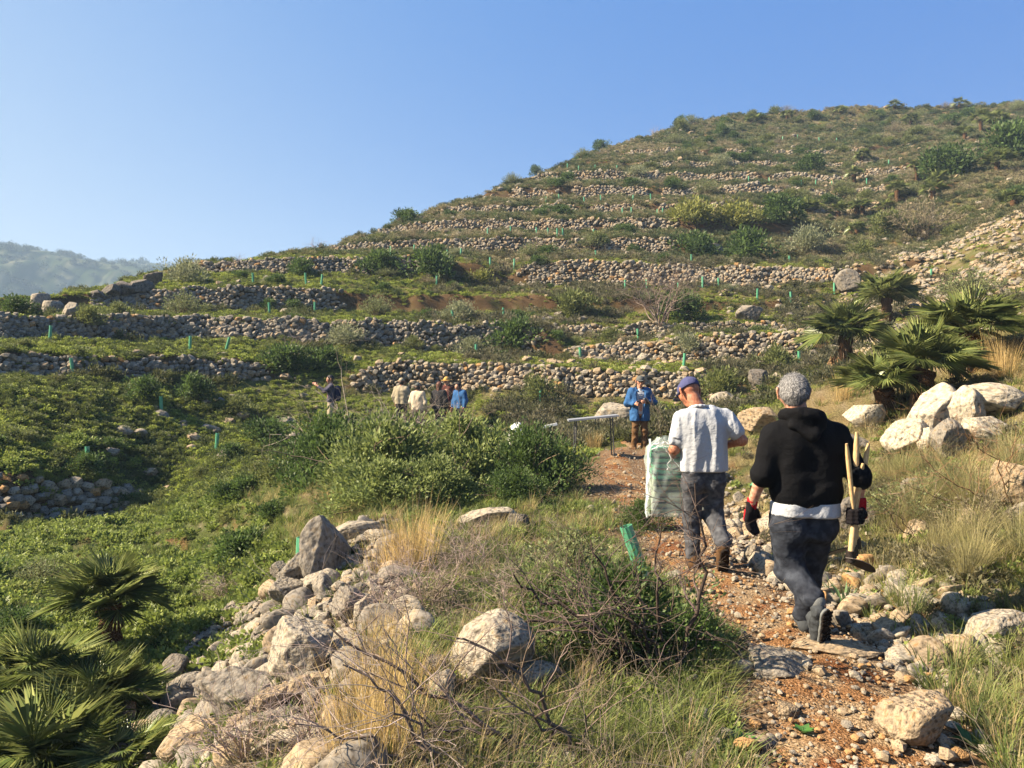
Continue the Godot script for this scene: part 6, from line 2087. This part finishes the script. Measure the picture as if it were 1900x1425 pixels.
func tussocks() -> void:
	var spots := [
		[768, 1045, 1.0, "golden", "tall golden dry grass beyond the rubble bank"], [748, 1075, 0.9, "golden", "golden dry grass at the near side of the tall tuft"],
		[690, 1290, 0.75, "golden", "golden dry grass in front of the rubble bank, upper tuft"], [650, 1400, 0.8, "golden", "golden dry grass at the bottom edge, left tuft"],
		[700, 1440, 0.8, "golden", "golden dry grass at the bottom edge, right tuft"], [735, 1200, 0.6, "golden", "dry grass left of the squarish grey stone"],
		[1120, 1400, 0.75, "fine_grass", "soft green grass tussock at the bottom, left of the path"], [1200, 1370, 0.7, "fine_grass", "soft green grass tussock above the bottom one"],
		[1345, 1270, 0.8, "fine_grass", "bright green grass tussock at the left edge of the path"], [1260, 1400, 0.6, "fine_grass", "grass tussock beside the white stone at the bottom"],
		[1700, 1120, 0.9, "fine_grass", "shaded grass tussock in the man's shadow"], [1790, 1130, 0.8, "fine_grass", "shaded grass tussock right of the first, in the man's shadow"],
		[1860, 1250, 0.9, "fine_grass", "pale grass tussock at the right edge"], [1880, 1370, 1.0, "fine_grass", "pale grass tussock at the bottom right corner"],
		[1840, 1300, 0.8, "fine_grass", "grass tussock behind the cream boulder"], [1060, 1350, 0.8, "fine_grass", "green grass tussock below the pale double-humped stone"], [1290, 1330, 0.7, "fine_grass", "green grass tussock left of the cream block with a hollow"],
		[1010, 1390, 0.7, "fine_grass", "green grass tussock at the bottom middle, left one"], [1180, 1425, 0.8, "fine_grass", "green grass tussock at the bottom middle, right one"], [940, 1360, 0.6, "fine_grass", "green grass below the big cracked boulder"], [1740, 1040, 0.6, "wispy", "upright yellow-green grass on the stony strip"],
		[1810, 1060, 0.55, "wispy", "tall yellow grass left of the right edge"], [1700, 960, 0.55, "wispy", "dry grass below the outcrop, left tuft"],
		[1790, 950, 0.6, "wispy", "dry grass below the outcrop, right tuft"], [1650, 900, 0.5, "wispy", "dry grass right of the black hood's shoulder"],
		[1870, 700, 1.2, "golden", "tall dry grass above the outcrop at the right edge"], [1830, 690, 1.2, "golden", "tall dry grass left of the right-edge tuft above the outcrop"],
		[1560, 745, 1.0, "golden", "dry grass under the leftmost near palm"], [1620, 950, 0.8, "fine_grass", "grass tuft behind the tools"],
		[1100, 835, 0.9, "golden", "pale dry grass under the grey table"]]
	for s in spots:
		var p := hit(s[0], s[1])
		var o := thing("grass_tussock", s[4], "grass", p, "grass tussocks")
		o.rotation.y = rng.randf() * TAU
		for k in 3:
			var a := rng.randf() * TAU
			part(o, "blades", plant_mesh[s[3]][0], mats.grass, Transform3D(Basis(Vector3.UP, rng.randf() * TAU).scaled(Vector3.ONE * s[2] * rng.randf_range(0.8, 1.2)), Vector3(cos(a), 0, sin(a)) * 0.12 * k))
	# strap-leaved rosettes by the path
	for s in [[1568, 1128, 1.0, "strap-leaved plant on the stony strip right of the lifted shoe"], [1724, 1218, 0.6, "small strap-leaved plant right of the bedrock hump"], [915, 1110, 0.8, "dark strap-leaved clump behind the big cracked boulder"], [930, 935, 0.9, "pale strap-leaved clump in the shade of the thicket"], [1838, 668, 1.3, "blue-green strap-leaved clump right of the palms"], [1450, 790, 1.2, "strap leaves left of the grey-haired man"]]:
		var p := hit(s[0], s[1])
		var o := thing("strap_leaved_plant", s[3], "plant", p, "strap-leaved plants")
		for k in 11:
			var mb := Mb.new()
			var a := TAU * k / 11 + rng.randf_range(-0.25, 0.25)
			var out := Vector3(cos(a), 0, sin(a))
			var cc := hue(Color(0.05, 0.085, 0.035), Color(0.10, 0.14, 0.06), rng.randf())
			mb.blade(out * 0.01, (Vector3.UP + out * rng.randf_range(0.2, 1.1)).normalized(), out * 0.5, 0.26 * s[2] * rng.randf_range(0.7, 1.1), 0.026 * s[2], cc, cc * 1.2)
			part(o, "leaf", mb.mesh(), mats.palm_leaf)
	# broad shiny leaves by the path
	for s in [[1490, 1365, 0.7], [1375, 1385, 0.8], [1800, 1385, 0.9], [1250, 1340, 0.8], [1580, 1068, 0.8], [1730, 1215, 0.5], [1290, 1330, 0.8]]:
		var p := hit(s[0], s[1])
		var o := thing("broad_leaved_plant", "low rosette of broad shiny leaves beside the path", "plant", p, "broad-leaved rosettes by the path")
		for k in 7:
			var mb := Mb.new()
			var a := TAU * k / 7 + rng.randf_range(-0.3, 0.3)
			var dir := Vector3(cos(a), rng.randf_range(0.3, 0.9), sin(a)).normalized()
			mb.leaf(Vector3(0, 0.01, 0), dir, dir.cross(Vector3.UP).normalized(), 0.10 * s[2] * rng.randf_range(0.8, 1.3), 0.06 * s[2], hue(Color(0.025, 0.07, 0.015), Color(0.05, 0.11, 0.025), rng.randf()))
			part(o, "leaf", mb.mesh(), mats.palm_leaf)

# ---------------------------------------------------------------- fan palms
func frond_mesh(dry: bool, nod: float) -> ArrayMesh:
	var mb := Mb.new()
	var c0 := Color(0.075, 0.108, 0.034)
	var c1 := Color(0.200, 0.220, 0.076)
	if dry:
		c0 = Color(0.17, 0.105, 0.058)
		c1 = Color(0.30, 0.20, 0.11)
	# the stalk runs along +z, the fan opens at its end
	var stalk := 0.42
	mb.tube(PackedVector3Array([Vector3.ZERO, Vector3(0, 0.03, stalk * 0.5), Vector3(0, 0.0, stalk)]), PackedFloat32Array([0.011, 0.008, 0.006]), 4, c1)
	var n := 28
	for k in n:
		var t := float(k) / (n - 1) * 2.0 - 1.0
		var a := t * (1.75 if not dry else 0.9) + rng.randf_range(-0.03, 0.03)
		var length := (0.50 - 0.13 * absf(t)) * rng.randf_range(0.9, 1.08)
		var dir := Vector3(sin(a), 0.10 * cos(a) - (0.5 if dry else 0.0) + 0.22 * absf(sin(a)), cos(a)).normalized()
		var side := Vector3(cos(a), 0, -sin(a))
		dir = dir.rotated(Vector3.RIGHT, -nod)
		side = side.rotated(Vector3.RIGHT, -nod)
		var up := dir.cross(side) * -1.0
		var p0 := Vector3(0, 0, stalk)
		var p1 := p0 + dir * length * 0.5
		var tip := p0 + dir * length - Vector3(0, length * (0.10 + rng.randf() * 0.14), 0)
		var w := 0.021
		var col := hue(c0, c1, rng.randf(), 0.2)
		var col2 := col.lerp(Color(0.24, 0.25, 0.10), 0.4) if not dry else col
		for sgn in [-1.0, 1.0]:
			var s := mb.v.size()
			var nn: Vector3 = (up + side * sgn * -0.5).normalized()
			mb.v.append(p0); mb.v.append(p1 - up * 0.004); mb.v.append(tip); mb.v.append(p1 + side * sgn * w * 0.5 + up * 0.010)
			for q in 4: mb.n.append(nn)
			mb.c.append(col); mb.c.append(col); mb.c.append(col2); mb.c.append(col)
			if sgn > 0: mb.i.append_array([s, s + 1, s + 2, s, s + 2, s + 3])
			else: mb.i.append_array([s, s + 2, s + 1, s, s + 3, s + 2])
	return mb.mesh()

func palm(label: String, p: Vector3, size: float, trunk: float, fronds: int, dry: int, lean := Vector3.ZERO, parts := true, group := "fan palms") -> Node3D:
	var o := thing("fan_palm", label, "palm", p, group)
	if not plant_mesh.has("fronds"):
		plant_mesh.fronds = [frond_mesh(false, -0.75), frond_mesh(false, -0.35), frond_mesh(false, 0.1), frond_mesh(false, -1.05), frond_mesh(false, -0.55)]
		plant_mesh.dry_fronds = [frond_mesh(true, 0.0), frond_mesh(true, 0.2)]
	var mb := Mb.new()
	var top := Vector3(0, trunk, 0) + lean
	var pts := PackedVector3Array()
	var rad := PackedFloat32Array()
	for k in 9:
		var t := k / 8.0
		pts.append(Vector3(0, -0.1, 0).lerp(top, t) + Vector3(rng.randfn(), 0, rng.randfn()) * 0.01)
		rad.append((0.13 + 0.035 * (k % 2)) * (0.75 + 0.35 * t) * minf(size, 1.3))
	mb.tube(pts, rad, 9, Color.WHITE, true)
	part(o, "trunk", mb.mesh(), mats.palm_trunk)
	var joined := []
	for k in fronds:
		var t := (k + 0.5) / fronds
		var yaw := k * 2.39996 + rng.randf_range(-0.2, 0.2)
		var pitch := lerpf(1.42, 0.12, pow(t, 0.9)) + rng.randf_range(-0.12, 0.12)
		var s := size * rng.randf_range(0.85, 1.12) * lerpf(0.8, 1.05, t)
		var b := Basis(Vector3.UP, yaw) * Basis(Vector3.RIGHT, -pitch) * Basis(Vector3.BACK, rng.randf_range(-0.7, 0.7))
		joined.append([plant_mesh.fronds[rng.randi() % plant_mesh.fronds.size()], Transform3D(b.scaled(Vector3.ONE * s), top)])
	if parts:
		for f in joined: part(o, "frond", f[0], mats.palm_leaf, f[1])
		for k in dry:
			var yaw := k * 2.4 + rng.randf()
			var b := Basis(Vector3.UP, yaw) * Basis(Vector3.RIGHT, rng.randf_range(0.9, 1.35))
			part(o, "dead_frond", plant_mesh.dry_fronds[k % 2], mats.palm_leaf, Transform3D(b.scaled(Vector3.ONE * size * rng.randf_range(0.7, 1.0)), top - Vector3(0, 0.05 + 0.09 * (k % 4), 0)))
	else:
		var crown_mb := Mb.new()
		for f in joined:
			var src: Array = f[0].surface_get_arrays(0)
			var s := crown_mb.v.size()
			for q in src[Mesh.ARRAY_VERTEX].size():
				crown_mb.v.append(f[1] * src[Mesh.ARRAY_VERTEX][q])
				crown_mb.n.append((f[1].basis * src[Mesh.ARRAY_NORMAL][q]).normalized())
				crown_mb.c.append(src[Mesh.ARRAY_COLOR][q])
			for q in src[Mesh.ARRAY_INDEX]:
				crown_mb.i.append(s + q)
		part(o, "crown", crown_mb.mesh(), mats.palm_leaf)
	return o

func build_palms() -> void:
	var near := "fan palms right of the path"
	palm("fan palm with a brown skirt of dead leaves, leftmost of the near palms", hit(1568, 690, 10.0), 1.6, 1.05, 48, 26, Vector3.ZERO, true, near)
	palm("fan palm behind the near group, topmost of the palms on the right", hit(1645, 600, 14.0), 1.6, 1.0, 44, 8, Vector3.ZERO, true, near)
	palm("broad bright fan palm in front, just above the outcrop", hit(1705, 755, 8.0), 1.12, 0.62, 42, 16, Vector3(0.1, 0, 0), true, near)
	palm("fan palm with long fronds left of the broad bright one", hit(1645, 765, 8.0), 1.02, 0.4, 34, 12, Vector3(-0.1, 0, 0.1), true, near)
	palm("yellowish fan palm at the right of the near group", hit(1790, 690, 9.0), 1.25, 0.65, 38, 6, Vector3(0.1, 0, 0), true, near)
	palm("low fan palm in the middle of the near group", hit(1740, 665, 12.0), 1.0, 0.3, 30, 4, Vector3.ZERO, true, near)
	var left := "fan palms below the rubble bank at left"
	palm("spreading fan palm with pale leaf stalks beside the rubble bank", hit(205, 1205, 4.0), 0.85, 0.5, 38, 4, Vector3.ZERO, true, left)
	palm("dense dark fan palm at the lower left edge", hit(60, 1330, 4.0), 0.8, 0.2, 38, 3, Vector3.ZERO, true, left)
	palm("dark fan palm left of the rubble bank, lower of the group", hit(170, 1350, 4.0), 0.78, 0.12, 36, 4, Vector3.ZERO, true, left)
	palm("fan palm at the bottom left corner", hit(80, 1440, 3.4), 0.85, 0.05, 34, 2, Vector3.ZERO, true, left)
	palm("small pale-tipped fan palm at the foot of the rubble bank", hit(235, 1440, 3.4), 0.62, 0.02, 18, 2, Vector3.ZERO, true, left)
	# the many on the hillside
	var far := [[1585, 345, 1.1, 1.0], [1600, 405, 1.0, 0.9], [1665, 378, 1.2, 1.0], [1730, 375, 1.3, 0.8], [1500, 400, 1.3, 0.5], [1555, 408, 1.2, 0.6], [1590, 402, 1.1, 0.7], [1740, 360, 1.2, 1.0], [1700, 335, 0.9, 1.2], [1820, 250, 1.7, 1.6], [1850, 250, 1.6, 1.5], [1790, 262, 1.2, 0.8], [1690, 235, 1.6, 0.7], [1620, 225, 1.3, 0.6], [1850, 320, 1.7, 0.8], [1780, 325, 1.5, 0.7], [1480, 415, 1.0, 0.4], [1640, 395, 1.0, 0.4], [1395, 230, 1.4, 0.5], [1460, 222, 1.3, 0.5], [1560, 215, 1.4, 0.6], [1660, 205, 1.4, 0.6], [1880, 385, 1.2, 0.4], [1590, 440, 1.0, 0.5], [1780, 205, 1.5, 0.8], [1600, 300, 1.2, 0.5]]
	var proto: Node3D = null
	for k in far.size():
		var p := hit(far[k][0], far[k][1], 24.0)
		palm("dark fan palm standing on the ridge line at upper right" if far[k][1] < 240 else ("dark fan palm high on the right-hand slope, well below the ridge" if far[k][1] < 340 else "fan palm on the slope between the yellow-green scrub and the scree"), p, far[k][2], far[k][3], 18, 0, Vector3.ZERO, false, "fan palms on the upper hillside")

# ---------------------------------------------------------------- ground cover
func build_cover() -> void:
	var lots := {}
	var put := func(key: String, xf: Transform3D, c: Color) -> void:
		if not lots.has(key): lots[key] = [[], PackedColorArray()]
		lots[key][0].append(xf)
		lots[key][1].append(c)
	var up := func(s: float, p: Vector3, tall: float) -> Transform3D:
		return Transform3D(Basis(Vector3.UP, rng.randf() * TAU).scaled(Vector3(s, s * tall, s)), p)
	# near ground
	for k in 30000:
		var d := 2.4 * pow(18.0 / 2.4, rng.randf())
		var u := rng.randf_range(-350, 2250)
		var x := (u - CX) / FOC * d
		var off := absf(x - path_x(d))
		if off < 0.85 and d > 11.0: continue
		if off < 0.55 + noise_a.get_noise_2d(x * 5.0, d * 5.0) * 0.25: continue
		var stony := x > path_x(d) and off < 1.35 and d > 4.0
		if stony and rng.randf() < 0.75: continue
		var rubble := absf(x - edge_x(d) + 0.65) < 1.1 and d < 9.0
		if rubble and rng.randf() < 0.86: continue
		var p := on_ground(x, -d)
		var f := noise_a.get_noise_2d(x * 2.0 + 11.0, d * 2.0) + noise_c.get_noise_2d(x * 3.0, d * 3.0) * 0.5
		var right := smoothstep(2.2, 3.4, x)
		var s := rng.randf_range(0.6, 1.25) * (1.0 + d * 0.02)
		var t := rng.randf_range(0.75, 1.2)
		if x < edge_x(d) - 0.6:
			# the green slope below the bank
			if rng.randf() < 0.55 + f * 0.5: put.call("herb_%d" % 0, up.call(s * rng.randf_range(0.08, 0.2), p, 0.9), Color(t, t, t))
			else: put.call("grass_%d" % (rng.randi() % 2), up.call(s, p, 1.0), Color(t, t * 1.02, t * 0.9))
		elif right > 0.3:
			if rng.randf() < 0.45 - f * 0.6: continue
			var pick := rng.randf() + f * 0.5
			if pick < 0.34: put.call("grass_%d" % (rng.randi() % 2), up.call(s, p, 1.0), Color(t * 1.15, t * 1.05, t))
			elif pick < 0.46: put.call("herb_0", up.call(s * rng.randf_range(0.06, 0.14), p, 0.9), Color(t, t, t))
			elif pick < 0.60:
				var sc := Color(0.11, 0.105, 0.05).lerp(Color(0.19, 0.165, 0.10), rng.randf())
				put.call("scrub_%d" % (rng.randi() % 2), up.call(s * rng.randf_range(0.10, 0.2), p, 0.8), sc)
			else: put.call("straw_%d" % (rng.randi() % 2), up.call(s * rng.randf_range(0.45, 0.85), p, 1.0), Color(t * 0.95, t * rng.randf_range(0.92, 1.1), t * 0.95))
		elif d < 9.0 and rng.randf() < 0.38:
			if rng.randf() < 0.85: continue
			var sc := Color(0.14, 0.11, 0.08).lerp(Color(0.20, 0.165, 0.125), rng.randf())
			put.call("twigs_0", up.call(s * rng.randf_range(0.5, 1.1), p, 1.0), sc)
		elif rng.randf() < 0.22 + f * 0.4:
			put.call("straw_%d" % (rng.randi() % 2), up.call(s * 0.7, p, 1.0), Color(t, t * rng.randf_range(0.92, 1.08), t * 0.95))
		elif rng.randf() < 0.30 and f < 0.2:
			put.call("herb_0", up.call(s * rng.randf_range(0.05, 0.12), p, 0.9), Color(t, t, t))
		else:
			put.call("grass_%d" % (rng.randi() % 2), up.call(s, p, 1.0), Color(t, t, t))
	# terraces
	for k in 64000:
		var d := 17.0 * pow(48.0 / 17.0, rng.randf())
		var u := rng.randf_range(-250, 2150)
		var x := (u - CX) / FOC * d
		var p := on_ground(x, -d)
		var steep := absf(ground(x, -d - 0.2) - p.y) / 0.2
		if steep > 1.1 and rng.randf() < 0.93: continue
		if d < 36.0 and ground(x, -d - 0.9) - p.y > 0.6 and rng.randf() < 0.85: continue
		if absf(x - 2.9 * d / 18.0) < 0.9 and d < 18.6: continue
		var f := noise_a.get_noise_2d(x * 1.2 + 11.0, d * 1.2) + noise_c.get_noise_2d(x * 2.0, d * 2.0) * 0.6
		var t := rng.randf_range(0.7, 1.2)
		var s := rng.randf_range(0.8, 1.7) * (1.0 + d * 0.008)
		var lush := smoothstep(1100.0, 400.0, u) * 0.28
		var r := rng.randf() + f * 0.5
		if u > 1560.0 and rng.randf() < (0.86 if u > 1680.0 and d > 25.0 else 0.55): continue
		if r < 0.30 + lush: put.call("herb_0", up.call(s * rng.randf_range(0.06, 0.15), p, 0.8), Color(t * 1.2, t * 1.15, t * 0.95))
		elif r < 0.72: put.call("grass_%d" % (rng.randi() % 2), up.call(s * 0.9, p, 0.7), Color(t * 1.35, t * 1.27, t * 0.95))
		elif r < 0.92 and u > 800.0: put.call("straw_%d" % (rng.randi() % 2), up.call(s * 0.7, p, 0.6), Color(t, t, t))
		else:
			var c := Color(0.085, 0.09, 0.04).lerp(Color(0.14, 0.125, 0.075), rng.randf()) if u > 800.0 else Color(0.070, 0.095, 0.026).lerp(Color(0.13, 0.15, 0.045), rng.randf())
			put.call("scrub_%d" % (rng.randi() % 2), up.call(s * (rng.randf_range(0.07, 0.16) if u < 800.0 else rng.randf_range(0.13, 0.30)), p, 0.9), Color(c.r * t, c.g * t, c.b * t))
	# upper slope
	for k in 46000:
		var d := 44.0 * pow(128.0 / 44.0, pow(rng.randf(), 0.8))
		var u := rng.randf_range(450, 2150)
		var x := (u - CX) / FOC * d
		var p := on_ground(x, -d)
		var steep := absf(ground(x, -d - 0.25) - p.y) / 0.25
		if steep > 1.2 and rng.randf() < 0.9: continue
		var f := noise_a.get_noise_2d(x * 0.9, d * 0.9 + 40.0) * 0.7 + noise_c.get_noise_2d(x * 1.5, d * 1.5) * 0.6
		var t := rng.randf_range(0.7, 1.25)
		var s := rng.randf_range(0.16, 0.42) * (1.0 + d * 0.004)
		var c := Color(0.055, 0.070, 0.026)
		var r := rng.randf() + f
		if r > 0.45: c = Color(0.115, 0.112, 0.050)
		if r > 0.85: c = Color(0.17, 0.145, 0.085)
		if r < 0.05: c = Color(0.042, 0.052, 0.022)
		t *= 1.45
		put.call("scrub_%d" % (rng.randi() % 2), up.call(s, p, rng.randf_range(0.5, 1.0)), Color(c.r * t, c.g * t, c.b * t))
	# the grassy lips over the walls
	for kb in ["w1b", "w4b", "w3b", "wrb", "w5b", "w6b", "w7b", "w8b", "w9b", "w10b", "w11b", "w12b", "w13b"]:
		var b: int = knot_at[kb]
		for k in 700:
			var u := rng.randf_range(-150, 1560)
			var w := wall_point(b + 1, u)
			var x := w.x + rng.randfn() * 0.1
			var z := w.z - absf(rng.randfn()) * 0.25
			var t := rng.randf_range(0.7, 1.15)
			if noise_a.get_noise_2d(x * 0.8, z + 20.0) < -0.12: continue
			if rng.randf() < 0.6: put.call("grass_%d" % (rng.randi() % 2), up.call(rng.randf_range(0.8, 1.5), on_ground(x, z), 0.8), Color(t, t * 1.02, t * 0.85))
			else: put.call("herb_0", up.call(rng.randf_range(0.08, 0.2), on_ground(x, z), 0.8), Color(t, t, t * 0.85))
		for k in (150 if kb in ["w1b", "w4b", "w3b", "w5b", "w6b"] else 210):
			var u := rng.randf_range(-150, 1560)
			var w := wall_point(b, u)
			var x := w.x + rng.randfn() * 0.15
			var z := w.z + 0.15 + absf(rng.randfn()) * 0.5
			if noise_a.get_noise_2d(x * 0.7 + 60.0, z * 0.7) < -0.02: continue
			var t := rng.randf_range(0.7, 1.2)
			var c := Color(0.055, 0.070, 0.022).lerp(Color(0.12, 0.120, 0.045), rng.randf())
			put.call("scrub_%d" % (rng.randi() % 2), up.call(rng.randf_range(0.18, 0.48), on_ground(x, z), rng.randf_range(0.7, 1.2)), Color(c.r * t, c.g * t, c.b * t))
	var words := {"herb": ["ground_cover", "bright green low herbs covering the banks and terraces", "ground cover"], "grass": ["grass", "short green grass in tufts over the terraces and path edges", "grass"], "straw": ["dry_grass", "straw-coloured dry grass in tufts on the banks", "grass"], "twigs": ["dead_twigs", "fine dead grey-brown twigs tangled among the grass in front", "twigs"], "scrub": ["undergrowth", "low olive and grey-green scrub over the upper slope", "undergrowth"]}
	for key in lots:
		var bits: PackedStringArray = key.split("_")
		var wd: Array = words[bits[0]]
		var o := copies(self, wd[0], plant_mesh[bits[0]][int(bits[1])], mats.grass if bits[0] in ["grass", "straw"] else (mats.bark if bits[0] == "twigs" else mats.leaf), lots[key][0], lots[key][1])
		tag(o, wd[1], wd[2], "", "stuff")
